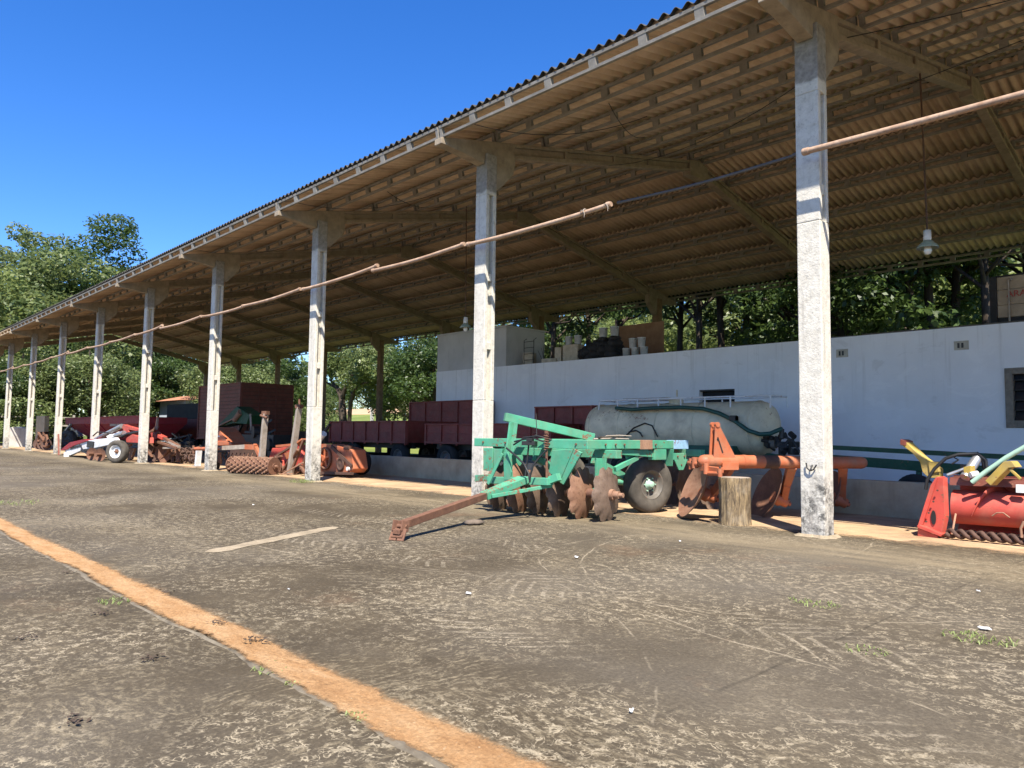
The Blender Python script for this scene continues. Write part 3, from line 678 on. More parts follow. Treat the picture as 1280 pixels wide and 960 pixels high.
for k in range(72):
    f = rr.uniform(-1, 1); lim = (hz-ZR)*(1-.45*abs(f)**2)
    q = hc + V(f*hw*.8, rr.uniform(-.22, .3), 0); z0 = rr.uniform(.10, max(.12, lim-.14)); q.z = ZR + z0
    m.lathe([(0, -.12), (.15, -.10), (.21, 0), (.16, .10), (0, .13)], q, (rr.uniform(-.5, .5), rr.uniform(-.5, .5), 1), 12, mod=lambda t, j, k=k: 1+.15*math.sin(3*t+k))
for u in (754, 768):
    b = on_roof(u, 8.78, hz); m.lathe([(0, -.16), (.16, -.14), (.20, -.05), (.15, .0), (0, .0)], b, (0, 0, 1), 14, mod=lambda t, j: 1+.12*math.sin(3*t)); m.lathe([(0, -.40), (.2, -.36), (.26, -.2), (.17, -.1), (0, -.1)], b, (0, 0, 1), 14, mod=lambda t, j: 1+.14*math.sin(4*t+1))
tag(m.build('scrap_heap', MT['tarp'], None, loc=hc), 'black lumpy heap of scrap on the flat roof with two white pails on top', 'heap')
for (u, lab) in ((754, 'white pail on top of the black heap, left one'), (768, 'white pail on top of the black heap, right one')): pail(on_roof(u, 8.78, hz), .13, .29, lab)
bh = .27
for (u, k, lab) in ((783, 0, 'white pail in the bottom row by the brown board, nearest the heap'), (794, 0, 'middle pail in the bottom row by the brown board'), (805, 0, 'pail in the bottom row by the brown board, nearest the rear column'),
                    (791, 1, 'dented pail stacked in the upper row by the brown board, left one'), (802, 1, 'pail stacked in the upper row by the brown board, right one')):
    pail(on_roof(u, 8.5, ZR+k*(bh+.002)), .112, bh, lab)
def carton(p, s, lab, rz=.3):
    t = thing('carton', p, lab, 'box')
    m = MB(); m.box(p+V(0, 0, s[2]/2), s, rz=rz); m.build('box_body', MT['carton'], t, bevel=.006)
    m = MB(); m.box(p+V(0, -s[1]*.2, s[2]+.006), (s[0]*.9, s[1]*.5, .008), rz=rz); m.build('flap', MT['carton'], t)
sz = at(717, 431, y=8.7).z - ZR
carton(on_roof(717, 8.7), (.62, .34, sz-.012), 'pale box under two white pails left of the black heap', .0)
for (u, lab) in ((711, 'white pail on the pale box left of the black heap, outermost'), (722.5, 'white pail on the pale box, the one nearer the black heap')): pail(on_roof(u, 8.7, ZR+sz), .12, .27, lab)
carton(on_roof(699, 8.55), (.22, .2, .5), 'pale upright carton beside the brushwood on the flat roof'); carton(on_roof(662, 8.75), (.36, .3, .46), 'pale carton by the tank room wall on the flat roof')
carton(on_roof(688, 8.42), (.5, .25, .15), 'low pale carton near the front edge of the flat roof')
m = MB(); a = on_roof(774, 10.4); b = on_roof(829, 10.4); m.bb(a.x, b.x, 10.4, 10.45, ZR, at(774, 408, y=10.4).z)
tag(m.build('board', MT['plank'], None, loc=(a.x, 10.4, ZR)), 'brown upright board behind the pails beside a rear column', 'board')
m = MB(); a = on_roof(706, 9.0)
for k in range(34):
    q = a + V(rr.uniform(-1.1, .1), rr.uniform(-.15, .2), 0); h = rr.uniform(.5, 1.05); lx = rr.uniform(-.3, .3)
    m.tube([q, q+V(lx*.3, .03, h*.5), q+V(lx, .06, h)], .012, 5, .005)
tag(m.build('brushwood', MT['bark'], None, loc=a), 'bare dark brushwood standing right of the tank room wall', 'brushwood')
m = MB(); a = on_roof(655, 8.5)
for dx in (0, .45): m.tube([a+V(dx, 0, 0), a+V(dx, 0, .85), a+V(dx+.1, .02, .9)], .012, 6)
for h in (.2, .4, .6, .8): m.tube([a+V(0, 0, h), a+V(.45, 0, h)], .01, 6)
tag(m.build('wire_rack', MT['iron'], None, loc=a), 'thin dark wire rack standing before the tank room', 'rack')
# ================================================================== shared machine parts
def dish(m, c, axis, R, depth=.07, notch=0, nd=.10, thick=.006, n=72, hole=0):
    """concave disc blade, opening towards axis; notch = number of scallops"""
    a = Vector(axis).normalized(); rings = [0, .2, .4, .6, .8, 1.0]
    def mod(t, j):
        if not notch or j < 4: return 1
        q = (notch*t/(2*math.pi)) % 1; b = max(0, 1-abs(q-.5)/.26); return 1 - nd*(1 if j == 5 else .35)*(b*(2-b))
    pf = [(max(.001, R*r), depth*(r*r) - depth*.5) for r in rings]
    m.lathe(pf, c, a, n, mod); m.lathe([(r, h-thick) for r, h in pf], c, a, n, mod)
    m.lathe([(pf[-1][0], pf[-1][1]), (pf[-1][0], pf[-1][1]-thick)], c, a, n, lambda t, j: mod(t, 5), smooth=False)
def wheel(parent, c, axis, R, w, rimR, mt, mr, mh=None, lugs=0, hubR=.07):
    """tyre with a dished rim and hub; axis points outwards to the seen side"""
    a = Vector(axis).normalized(); h = w/2
    pf = [(rimR*.98, -h*.72), (rimR*1.05, -h*.86), ((R+rimR)*.5, -h*1.0), (R*.93, -h*.88), (R*.985, -h*.6), (R, -h*.25), (R, h*.25), (R*.985, h*.6), (R*.93, h*.88), ((R+rimR)*.5, h*1.0), (rimR*1.05, h*.86), (rimR*.98, h*.72)]
    n = 64
    tread = (lambda t, j: 1 + (.012 if j in (4, 5, 6, 7) and int(t/(2*math.pi)*n+.5+(1 if j > 5 else 0)) % 2 else 0)) if not lugs else (lambda t, j: 1+(.045 if j in (3, 4, 5, 6, 7, 8) and math.sin(lugs*t + (1.6 if j > 5 else 0)) > .2 else 0))
    m = MB(); m.lathe(pf, c, a, n, tread); ty = m.build('wheel', mt, parent)
    m = MB(); r = rimR
    m.lathe([(r*.99, -h*.7), (r*.93, -h*.5), (r*.90, h*.1), (r*.95, h*.55), (r*1.04, h*.78), (r*1.04, h*.84), (r*.97, h*.74), (r*.86, h*.45), (r*.80, h*.12), (r*.62, h*.28), (r*.42, h*.34), (r*.40, h*.2), (0, h*.2)], c, a, 40)
    ri = m.build('rim', mr, ty)
    m = MB(); m.lathe([(hubR*1.5, h*.18), (hubR*1.5, h*.34), (hubR, h*.36), (hubR*.9, h*.8), (hubR*.5, h*.9), (0, h*.9)], c, a, 18)
    _, sd, up = frame(a)
    for k in range(6):
        t = k*math.pi/3; p = Vector(c)+a*h*.3+(sd*math.cos(t)+up*math.sin(t))*hubR*1.9; m.cyl(p, p+a*h*.18, .012, n=6)
    m.build('hub', mh or mr, ty)
    return ty
def bolts(m, pts, r=.012, d=(0, -1, 0), l=.015):
    for p in pts: m.cyl(Vector(p), Vector(p)+Vector(d)*l, r, n=6)
IL = -RtR                                                     # picture-left seen from the yard

# ================================================================== GREEN DISC HARROW
hr = thing('disc_harrow', (-3.4, 0, 0), 'sea green trailed disc harrow with rusty notched discs and a long drawbar', 'disc harrow')
G = MT['green']
m = MB(); m.bb(-4.92, -2.60, -1.01, -.88, .965, 1.09)                       # front cross beam
m.bb(-2.75, -2.62, -.877, 1.42, .967, 1.092); m.bb(-4.78, -4.64, -.877, 1.5, .967, 1.09); m.bb(-3.78, -3.62, -.877, 1.5, .969, 1.085)
m.bb(-4.638, -3.783, 1.2, 1.33, .972, 1.08); m.bb(-3.617, -2.753, 1.2, 1.33, .972, 1.08)
m.bb(-4.75, -2.44, -.60, -.47, .84, .955)                                   # front gang beam
m.bb(-4.75, -2.6, 1.75, 1.88, .84, .95); m.bb(-4.7, -4.6, 1.3, 1.9, .955, 1.06)
m.bb(-2.745, -2.625, .55, .85, .80, .962)
m.build('main_frame', G, hr, bevel=.008)
m = MB()                                                                    # blue repainted beam end and rust bare patch
m.bb(-2.755, -2.615, 1.03, 1.425, .962, 1.097); m.build('beam_sleeve', MT['blue'], hr, bevel=.004)
m = MB(); m.bb(-2.756, -2.614, .18, .48, .960, 1.096); tag(m.build('beam_sleeve', MT['rustlight'], hr, bevel=.004), 'bare rusty band on the beam')
m = MB()
P = lambda u, v, y=-1.03: at(u, v, y=y)
m.prism([P(690, 563), P(717, 561), P(699, 603), P(686, 590)], (0, .09, 0)); m.prism([P(717.5, 561), P(727, 566), P(704, 606), P(699.5, 603)], (0, .03, 0))
m.prism([P(604, 560), P(616, 560), P(615, 589), P(604, 588)], (0, .10, 0)); m.prism([P(617, 561), P(628, 561), P(625, 575), P(617, 588)], (0, .05, 0))
m.beam(P(597, 598, -1.15), P(613, 597, -1.15), .12, .10); m.beam(P(686, 601, -1.15), P(699, 596, -1.12), .1, .1)
m.beam(P(613, 600, -1.18), P(688, 602, -1.18), .13, .10)
m.build('hitch_frame', G, hr, bevel=.006)
m = MB(); m.prism([P(629, 566, -1.25), P(634, 565, -1.25), P(639, 590, -1.25), P(637, 600, -1.25), P(630, 600, -1.25)], (.0, .03, 0)); m.beam(P(628, 567, -1.28), P(610, 605, -1.32), .02, .05)
m.beam(P(637, 566, -1.05), P(639, 600, -1.05), .03, .06); m.build('link_plate', G, hr, bevel=.004)
m = MB(); m.beam(P(631, 521, -1.05), at(742, 547, y=.35), .08, .125); m.build('lift_lever', G, hr, bevel=.006)
m = MB(); m.beam(P(640, 528, -1.0), P(635, 569, -1.05), .10, .03, roll=0); m.beam(P(645, 528, -.98), P(640, 569, -1.03), .02, .07); m.build('lever_post', G, hr, bevel=.004)
m = MB(); a = P(683, 540, -1.2); b = P(683.5, 603, -1.2); m.cyl(a, b, .018, n=10)
m.tube([a.lerp(b, .04+.32*k/70)+V(.032*math.cos(k*.62), .032*math.sin(k*.62), 0) for k in range(71)], .008, 6); m.cyl(a+V(0, 0, .02), a-V(0, 0, .02), .03, n=8)
m.build('spring_rod', MT['rust'], hr)
m = MB(); q = [(633, 560, -1.3), (645, 570, -1.34), (655, 580, -1.38), (661, 592, -1.4), (662, 600, -1.4)]; m.tube([at(u, v, y=y) for u, v, y in q], .014, 8)
q = [(684, 562, -1.28), (674, 572, -1.32), (666, 582, -1.38), (663, 594, -1.4), (662, 603, -1.4)]; m.tube([at(u, v, y=y) for u, v, y in q], .014, 8)
q = [(642, 556, -1.1), (656, 547, -1.1), (672, 545, -1.1), (690, 550, -1.0), (700, 560, -.9)]; m.tube([at(u, v, y=y) for u, v, y in q], .013, 8)
q = [(643, 552, -1.1), (655, 549, -1.1), (668, 548, -1.1), (680, 552, -1.05)]; m.tube([at(u, v, y=y) for u, v, y in q], .012, 8)
m.tube([P(670, 517, -.8), P(671, 546, -1.0)], .006, 6); m.tube([P(661, 555, -1.1), P(659, 575, -1.1), P(656, 600, -1.15)], .012, 8)
m.build('hydraulic_hose', MT['black'], hr)
m = MB(); c = P(662, 554, -1.1); m.box(c, (.2, .12, .06), rz=.4); m.box(c+V(.03, -.02, .05), (.09, .07, .05), rz=.2); m.tube([c+V(.06, 0, .06), c+V(.12, 0, .12)], .012, 6); m.build('valve_block', MT['iron'], hr, bevel=.004)
# drawbar: green flared root, rusty square tube, clevis
tip = at(503, 656, y=-3.86); root = at(655, 599, y=-1.25); mid = at(605, 620, y=-2.0)
m = MB(); m.beam(mid, root, .15, .10, .22, .09); m.beam(mid+V(.1, .05, .0), at(690, 607, y=-1.05), .03, .05); m.build('drawbar_root', G, hr, bevel=.006)
m = MB(); m.beam(tip, mid+(mid-tip).normalized()*.12, .085, .085, .10, .085); m.build('drawbar', MT['rust'], hr, bevel=.006)
d_ = (tip-mid).normalized()
m = MB(); c = tip + d_*.02
for sx in (-1, 1):
    s = Vector((d_.y, -d_.x, 0)).normalized()*.055*sx
    m.beam(c+s+V(0, 0, .05), c+s+d_*.03+V(0, 0, -.06), .10, .016)
    m.beam(c+s*.9+d_*.03+V(0, 0, -.03), V(c.x, c.y, 0)+s*.9+d_*.10+V(0, 0, .01), .085, .018)
m.cyl(c-s*1.4+V(0, 0, -.01), c+s*1.4+V(0, 0, -.01), .022, n=10); m.cyl(V(c.x, c.y, .05)+d_*.08-s*1.3, V(c.x, c.y, .05)+d_*.08+s*1.3, .02, n=10)
m.box(V(c.x, c.y, .10)+d_*.06, (.09, .09, .05), rz=math.atan2(d_.y, d_.x)); m.build('hitch_clevis', MT['rust'], hr, bevel=.004)
# gangs
rr = random.Random(21); ang = R_(9); ax = V(math.cos(ang), math.sin(ang), 0)
gx = [-2.50, -2.90, -3.27, -3.66, -4.05, -4.44]
for k, x in enumerate(gx):
    R = .375 - .006*(k % 2); c = V(x, -.69+(x+2.5)*.08, R*.955)
    m = MB(); dish(m, c, -ax + V(0, 0, rr.uniform(-.03, .03)), R, .075, 10, .13); d = m.build('disc_blade', MT['discwarm' if k in (1, 4) else 'disc'], hr); d['label'] = ['outermost notched disc with a grey scoured centre', 'orange rusted notched disc', 'brown notched disc', 'brown notched disc', 'orange rusted notched disc', 'brown notched disc'][k]
m = MB(); p0 = V(-4.6, -.69-.168, .36); p1 = V(-2.40, -.69+.008, .36); m.cyl(p0, p1, .035, n=12)
for k in range(5): x = (gx[k]+gx[k+1])/2; y = -.69+(x+2.5)*.08; m.cyl(V(x-.12, y-.01, .36), V(x+.12, y+.01, .36), .07, .055, n=14)
m.build('gang_axle', MT['rust'], hr)
m = MB(); e = V(-2.46, -.688, .36); m.cyl(e, e+ax*.05, .075, n=8); m.cyl(e+ax*.05, e+ax*.13, .055, n=6); m.cyl(e+ax*.13, e+ax*.19, .032, n=10)
m.build('axle_nut', MT['rustlight'], hr)
m = MB()
for x in (-2.70, -3.48, -4.28):
    y = -.6+(x+2.5)*.05; m = MB(); m.prism([(x-.02, y-.11, .84), (x-.02, y+.12, .84), (x-.02, y+.02, .42), (x-.02, y-.10, .42)], (.04, 0, 0)); m.box((x, y-.06, .38), (.10, .12, .10)); m.build('bearing_hanger', G, hr, bevel=.004)
m = MB(); m.prism([(-2.74, -.62, .84), (-2.60, -.62, .84), (-2.62, -.62, .62), (-2.72, -.62, .62)], (0, .02, 0))
m.build('gusset_plate', G, hr, bevel=.004)
for k in range(5):
    x = -2.55-.44*k; m = MB(); dish(m, V(x, 2.0-(x+2.5)*.1, .36), V(math.cos(-ang), math.sin(-ang), 0), .375, .075, 10, .085); m.build('disc_blade', MT['disc'], hr)
m = MB(); m.cyl((-4.6, 2.2, .36), (-2.4, 2.0, .36), .035, n=12); m.build('gang_axle', MT['rust'], hr)
# transport wheel and its brackets
wa = V(math.cos(R_(-12)), math.sin(R_(-12)), 0)
wheel(hr, V(-2.86, .70, .425), wa, .425, .24, .215, MT['tyre'], MT['rim'], MT['mint'], hubR=.055)
wheel(hr, V(-4.55, .70, .425), -wa, .425, .24, .215, MT['tyre'], MT['rim'], G)
m = MB(); m.cyl((-4.5, .72, .43), (-2.9, .70, .43), .045, n=12); m.beam((-3.05, .6, .45), (-3.1, -.3, .80), .08, .10); m.beam((-4.3, .6, .45), (-4.3, -.3, .80), .08, .10)
m.prism([(-2.75, -.05, .96), (-2.75, .28, .96), (-2.75, .18, .80), (-2.75, .05, .72)], (.02, 0, 0)); m.beam((-2.70, -.30, .68), (-2.70, .22, .84), .05, .07)
m.beam((-2.69, -.18, .93), (-2.69, .80, .87), .06, .09)
for y in (1.02, 1.34): m.prism([(-2.80, y-.07, .958), (-2.57, y-.07, .958), (-2.63, y-.02, .70), (-2.74, y-.02, .70)], (0, .02, 0))
m.bb(-2.62, -2.60, 1.0, 1.34, .80, .90); m.prism([(-2.60, 1.0, .80), (-2.60, 1.36, .80), (-2.60, 1.24, .64), (-2.60, 1.12, .64)], (.016, 0, 0)); m.build('wheel_bracket', G, hr, bevel=.005)
m = MB(); bolts(m, [(-2.612, y, z) for y in (-.62, -.40, -.2, .55) for z in (1.03,)] + [(-2.598, 1.1, .85), (-2.598, 1.28, .85), (-2.59, 1.18, .72)], .016, (1, 0, 0)); bolts(m, [(x, -1.012, 1.03) for x in (-4.7, -4.2, -3.3, -2.8)], .016); m.build('bolt_heads', MT['rust'], hr)
# sticks left lying on top of the beam
stk_mat = MT['wood']
for k, (u0, v0, u1, v1, lab) in enumerate(((742, 545, 786, 540, 'longest pale stick lying across the green harrow beam'), (748, 548, 780, 543, 'dark thin stick under the longest one on the harrow beam'), (757, 541, 789, 546, 'crooked stick crossing the others on the harrow beam'))):
    m = MB(); a = at(u0, v0, y=-.35+.05*k); b = at(u1, v1, y=.15+.05*k); c = a.lerp(b, .5)+V(0, 0, .02)
    z_ = 1.102+.022*k; m.tube([V(a.x, a.y, z_), V(c.x, c.y, z_+.012), V(b.x, b.y, z_+.006)], .013, 6, .008)
    tag(m.build('stick', stk_mat if k != 1 else MT['bark'], None, loc=c), lab, 'stick', 'sticks lying on the harrow')

# ================================================================== ORANGE DISC PLOUGH
pl = thing('disc_plough', (-1.1, 1.4, 0), 'faded orange three disc plough with a thick tube beam propped on a log', 'plough')
O = MT['orange']
A = V(-1.60, .25, .82); B = V(-.50, 2.72, .80); D = (B-A).normalized(); Sd = V(D.y, -D.x, 0)
m = MB(); m.lathe([(.001, -.10), (.055, -.085), (.085, -.04), (.092, 0)], A, D, 24); m.cyl(A, A+D*.95, .092, n=24); m.cyl(A+D*1.18, B, .088, n=24); m.lathe([(.088, 0), (.075, .05), (.04, .085), (.001, .1)], B, D, 24)
m.cyl(A+D*.60, A+D*.66, .097, n=24)
pb = m.build('beam', O, pl); m = MB(); m.cyl(A+D*.945, A+D*1.185, .0935, n=24); m.build('dark_band', MT['darkrust'], pb)
m = MB()
for sx in (-.05, .05):
    c = A + D*.16 + Sd*sx
    m.prism([c+V(0, 0, .05)-D*.06, c+V(0, 0, .05)+D*.30, c+V(0, 0, .50)+D*.03, c+V(0, 0, .50)-D*.03], Sd*.022)
    m.cyl(c+V(0, 0, .50)-Sd*.012, c+V(0, 0, .50)+Sd*.035, .036, n=14)
mast = m.build('mast', O, pl, bevel=.004)
m = MB()
for sx in (-.062, .074):
    c = A + D*.16 + Sd*sx
    for z in (.50, .30): m.cyl(c+V(0, 0, z)-Sd*.004, c+V(0, 0, z)+Sd*.006, .014, n=10)
    m.beam(c+V(0, 0, .33)+D*.0, c+V(0, 0, .12)+D*.08, .006, .02)
m.build('mast_hole', MT['dark'], mast)
m = MB(); c = A - D*.02                                               # lower cross shaft with pins
m.beam(c+V(0, 0, -.09)-Sd*.02, c+V(0, 0, -.10)+Sd*.42-D*.02, .09, .07); m.cyl(c-Sd*.34+V(0, 0, -.03), c-Sd*.10+V(0, 0, -.05), .036, n=14); m.cyl(c-Sd*.30+V(0, 0, .03), c-Sd*.30+V(0, 0, -.12), .03, n=12)
m.cyl(c-Sd*.20+V(0, 0, .05), c-Sd*.20+V(0, 0, -.10), .045, n=12); m.cyl(c+Sd*.18+V(0, 0, -.02)-D*.08, c+Sd*.18+V(0, 0, -.16)-D*.08, .036, n=12)
m.cyl(c+Sd*.20+V(0, 0, -.15)-D*.06, c+Sd*.46+V(0, 0, -.145)-D*.06, .028, n=12); m.cyl(c+Sd*.46+V(0, 0, -.08)-D*.06, c+Sd*.46+V(0, 0, -.18)-D*.06, .03, n=12)
m.box(A+D*.34+V(0, 0, -.06)+Sd*.1, (.26, .03, .10), rz=math.atan2(D.y, D.x)); m.build('cross_shaft', O, pl, bevel=.004)
m = MB(); c2 = c+Sd*.46-D*.06+V(0, 0, -.075); m.cyl(c2, c2+V(0, 0, .035), .016, n=8); c3 = c-Sd*.34+V(0, 0, -.03); m.cyl(c3-Sd*.02, c3+Sd*.01, .02, n=8); m.build('pin', MT['darkrust'], pl)
op = IL*.9 + V(0, 0, .40) - F_*.05
for k, (u, v, y, uh, vh, s0) in enumerate(((871, 613, .5, 884, 606, .42), (962, 619, 1.75, 989, 612, 1.42), (1036, 620, 2.55, 1060, 612, 2.32))):
    c = at(u, v, y=y); R = .42 if k < 2 else .38
    m = MB(); dish(m, c, op, R, .13, 0, thick=.008); d = m.build('disc_blade', MT['discwarm' if k == 0 else 'rust'], pl); d['label'] = ('sunlit tan disc left of the log', 'dark hollow disc between log and column', 'disc half hidden behind the column')[k]
    o_ = op.normalized(); m = MB(); m.cyl(c-o_*.05, c-o_*.17, .085, .10, n=18); m.cyl(c-o_*.17, c-o_*.28, .075, n=16); m.cyl(c-o_*.28, c-o_*.34, .03, n=8); hub = m.build('hub', O, pl)
    bo = MB(); _, s1, u1 = frame(-o_)
    for j in range(5): t_ = j*1.257; p = c-o_*.27+(s1*math.cos(t_)+u1*math.sin(t_))*.05; bo.cyl(p, p-o_*.035, .013, n=6)
    bo.build('hub_bolt', MT['darkrust'], hub)
    top = A + D*s0*1.02 + V(0, 0, -.06); hb = c-o_*.22
    m = MB(); mid_ = V((top.x*.4+hb.x*.6), (top.y*.4+hb.y*.6), .48); m.beam(top, mid_, .13, .10, .11, .09); m.beam(mid_, hb, .10, .10, .10, .09); m.build('leg', O, pl, bevel=.008)
# ------------------------------------------------------------------ log
lc = at(913, 657, z=0); lc = V(lc.x-.03, lc.y+.18, 0)
st = thing('log_stump', lc, 'upright weathered log block under the nose of the orange plough', 'log')
m = MB(); r0 = .205
prof = [(r0*1.03, .0), (r0*1.0, .05), (r0*.985, .2), (r0*.975, .35), (r0*.985, .5), (r0*1.0, .60), (r0*.97, .622)]
m.lathe(prof, lc, V(.0, 0, 1), 90, lambda t, j: 1+.022*math.sin(5*t+1)+.018*math.sin(11*t+j*.4)+.016*math.sin(23*t+j*.25)+.014*math.sin(41*t-j*.3)+.012*math.sin(67*t)); m.build('bark_body', MT['log'], st)
m = MB(); m.lathe([(.001, .628), (.1, .627), (.19, .622), (.2, .615)], lc, (0, 0, 1), 60, lambda t, j: 1+.02*math.sin(5*t+1)+.012*math.sin(23*t)); m.build('sawn_end', MT['wood'], st)

# ================================================================== RED HEADER at the right
rd = thing('harvester_header', (1.8, 1.3, 0), 'red auger header with yellow brackets lying in front of the low wall', 'harvester header')
RD = MT['red']; Q = lambda u, v, y=1.1: at(u, v, y=y)
m = MB(); m.prism([Q(1152, 655), Q(1176, 671), Q(1181, 645), Q(1179, 597), Q(1170, 597)], (.03, .06, 0)); m.prism([Q(1147, 657, 1.06), Q(1153, 656, 1.06), Q(1172, 597, 1.08), Q(1170, 596, 1.08), Q(1163, 607, 1.06)], (0, .30, 0))
m.prism([Q(1146, 657, 1.02), Q(1149, 656, 1.02), Q(1178, 668, 1.02), Q(1176, 671, 1.02), Q(1147, 660, 1.02)], (.02, .34, 0)); m.prism([Q(1147, 660, 1.04), Q(1172, 670, 1.04), Q(1172, 673, 1.04), Q(1147, 673.5, 1.06)], (0, .02, 0))
ep = m.build('end_plate', RD, rd, bevel=.004)
m = MB(); c = Q(1167, 647, 1.092); m.prism([c+V(.027*math.cos(t), 0, .085*math.sin(t)) for t in [k*math.pi/9 for k in range(18)]], (0, -.006, 0)); m.build('slot', MT['dark'], ep)
m = MB()
for (u, v) in ((1172, 613), (1167, 627), (1161, 641), (1158, 652)): c = Q(u, v, 1.06); m.cyl(c, c+V(0, -.012, 0), .011, n=8)
m.build('rivet', MT['darkrust'], ep)
dr0 = V(1.10, 1.36, .36); dr1 = V(4.6, 1.60, .38); dd = (dr1-dr0).normalized()
m = MB(); m.cyl(dr0, dr1, .20, n=36); drm = m.build('auger_drum', RD, rd)
m = MB(); vs = []; fs = []; n = 190; _, s1, u1 = frame(dd); turns = 4.7
for k in range(n+1):
    f = k/n; t = -turns*2*math.pi*f+3.6; p = dr0.lerp(dr1, .06+.94*f)
    for r in (.195, .275): vs.append(p+(s1*math.cos(t)+u1*math.sin(t))*r)
fs = [(2*k, 2*k+1, 2*k+3, 2*k+2) for k in range(n)]; m.add(vs, fs, True); fl = m.build('flighting', RD, drm); md = fl.modifiers.new('t', 'SOLIDIFY'); md.thickness = .008
m = MB(); m.prism([(1.06, 1.5, .70), (1.06, 1.74, .60), (1.06, 1.78, .2), (1.06, 1.6, .08), (1.06, 1.62, .06), (1.06, 1.80, .2), (1.06, 1.78, .62), (1.06, 1.5, .73)], V(3.5, .24, .03)); m.build('trough', RD, rd, bevel=.003)
m = MB(); m.prism([(1.10, 1.22, .70), (1.10, 1.50, .715), (1.10, 1.50, .725), (1.10, 1.22, .71)], V(3.5, .24, .03)); m.prism([(1.10, 1.22, .70), (1.10, 1.205, .62), (1.10, 1.215, .62), (1.10, 1.23, .70)], V(3.5, .24, .03)); m.build('top_cover', MT['darkred'], rd)
m = MB(); a = Q(1183, 668, 1.05); a.z = .075; b = V(4.6, 1.05, .07); nn = 260; L = (b-a)
for ph in (0, math.pi): m.tube([a+L*(k/nn)+V(0, .035*math.cos(k*.42+ph), .035*math.sin(k*.42+ph)) for k in range(nn+1)], .026, 6)
m.build('twisted_feed_bar', MT['darkrust'], rd)
m = MB(); m.cyl(Q(1195, 640, 1.2), Q(1190, 668, 1.0), .012, n=8); q = [(1240, 645, 1.17), (1246, 641, 1.16), (1254, 641, 1.16), (1262, 647, 1.17)]; m.tube([at(u, v, y=y) for u, v, y in q], .008, 6); q = [(1280, 652, 1.0), (1276, 660, 1.0), (1277, 672, 1.0)]; m.tube([at(u, v, y=y) for u, v, y in q], .014, 8); m.build('guard_rod', MT['rustlight'], rd)
Y = MT['yellow']
m = MB(); pts = [(1126, 551), (1133, 553), (1150, 570), (1163, 580), (1171, 586), (1171, 598), (1160, 597), (1153, 590), (1150, 578), (1140, 566), (1128, 557)]; m.prism([at(u, v, y=1.42) for u, v in pts], (.05, .08, 0)); m.prism([at(u, v, y=1.40) for u, v in ((1160, 577), (1172, 577), (1173, 590), (1162, 592))], (.02, .03, 0)); lv = m.build('lever_arm', Y, rd, bevel=.005)
m = MB(); m.prism([at(u, v, y=1.40) for u, v in ((1125, 549), (1131, 551), (1131, 557), (1125, 556))], (.06, .11, 0)); m.build('lever_tip', MT['darkred'], lv, bevel=.004)
m = MB(); q = [(1157, 612, 1.25), (1159, 600, 1.25), (1168, 586, 1.28), (1182, 573, 1.3), (1198, 568, 1.32), (1222, 567, 1.36), (1232, 575, 1.38), (1234, 590, 1.4)]; m.tube([at(u, v, y=y) for u, v, y in q], .02, 8); q = [(1180, 575, 1.3), (1190, 570, 1.32), (1198, 575, 1.34), (1190, 580, 1.34)]; m.tube([at(u, v, y=y) for u, v, y in q], .012, 6)
q = [(1220, 566, 1.36), (1228, 572, 1.38), (1230, 584, 1.4), (1238, 590, 1.4)]; m.tube([at(u, v, y=y) for u, v, y in q], .02, 8); m.build('hydraulic_hose', MT['black'], rd)
m = MB(); m.cyl(Q(1206, 597, 1.18), Q(1222, 572, 1.40), .055, n=20); m.cyl(Q(1184, 594, 1.25), Q(1206, 586, 1.3), .02, n=10); m.build('ram', MT['steel'], rd)
m = MB(); m.prism([Q(1204, 584, 1.16), Q(1213, 582, 1.16), Q(1214, 596, 1.16), Q(1205, 598, 1.16)], (.03, .07, 0)); bk = m.build('bracket', Y, rd, bevel=.004)
m = MB(); m.cyl(Q(1213, 594, 1.14), Q(1222, 592, 1.2), .035, n=14); m.build('bracket_eye', MT['lampwhite'], bk)
m = MB(); m.tube([Q(1215, 603, 1.10), Q(1232, 590, 1.10), Q(1258, 572, 1.10), Q(1300, 548, 1.10)], .027, 14); m.build('pipe_handle', MT['mint'], rd)
m = MB(); m.prism([Q(1231, 601, 1.05), Q(1254, 577, 1.05), Q(1264, 576, 1.05), Q(1270, 584, 1.05), Q(1260, 585, 1.05), Q(1238, 607, 1.05)], (.04, .10, 0)); m.beam(Q(1262, 586, 1.08), Q(1276, 599, 1.08), .03, .03); m.build('bracket', Y, rd, bevel=.006)
m = MB(); m.box(Q(1277, 611, 1.2), (.10, .05, .09)); m.build('label_plate', MT['white'], rd, bevel=.003)

# ================================================================== TANK TRAILER
tk = thing('tank_trailer', (-5.8, 5.6, 0), 'grimy cream liquid tank trailer with a railing and a green hose', 'tank trailer')
ty_, tz_, tr_ = 5.6, 1.345, .565
prof = [(.001, -.20), (.25, -.17), (.45, -.10), (.53, -.02), (tr_, .08)] + [(tr_, .08+.29*k) for k in range(1, 15)] + [(tr_, 4.25), (.54, 4.36), (.47, 4.46), (.26, 4.53), (.001, 4.56)]
m = MB(); m.lathe(prof, (-7.85, ty_, tz_), (1, 0, 0), 56); tb = m.build('tank', MT['cream'], tk)
m = MB()
for x in (-7.75, -6.9, -5.85, -4.9, -3.62): m.lathe([(tr_+.001, 0), (tr_+.012, .004), (tr_+.012, .026), (tr_+.001, .03)], (x, ty_, tz_), (1, 0, 0), 56)
m.build('weld_band', MT['cream'], tb)
m = MB(); tx = [at(u, 497, y=5.25).x for u in (749, 772, 797, 823, 851, 881, 913, 963)]; zt_ = 2.0
for x in tx: m.cyl((x, 5.25, 1.75), (x, 5.25, zt_), .018, n=8)
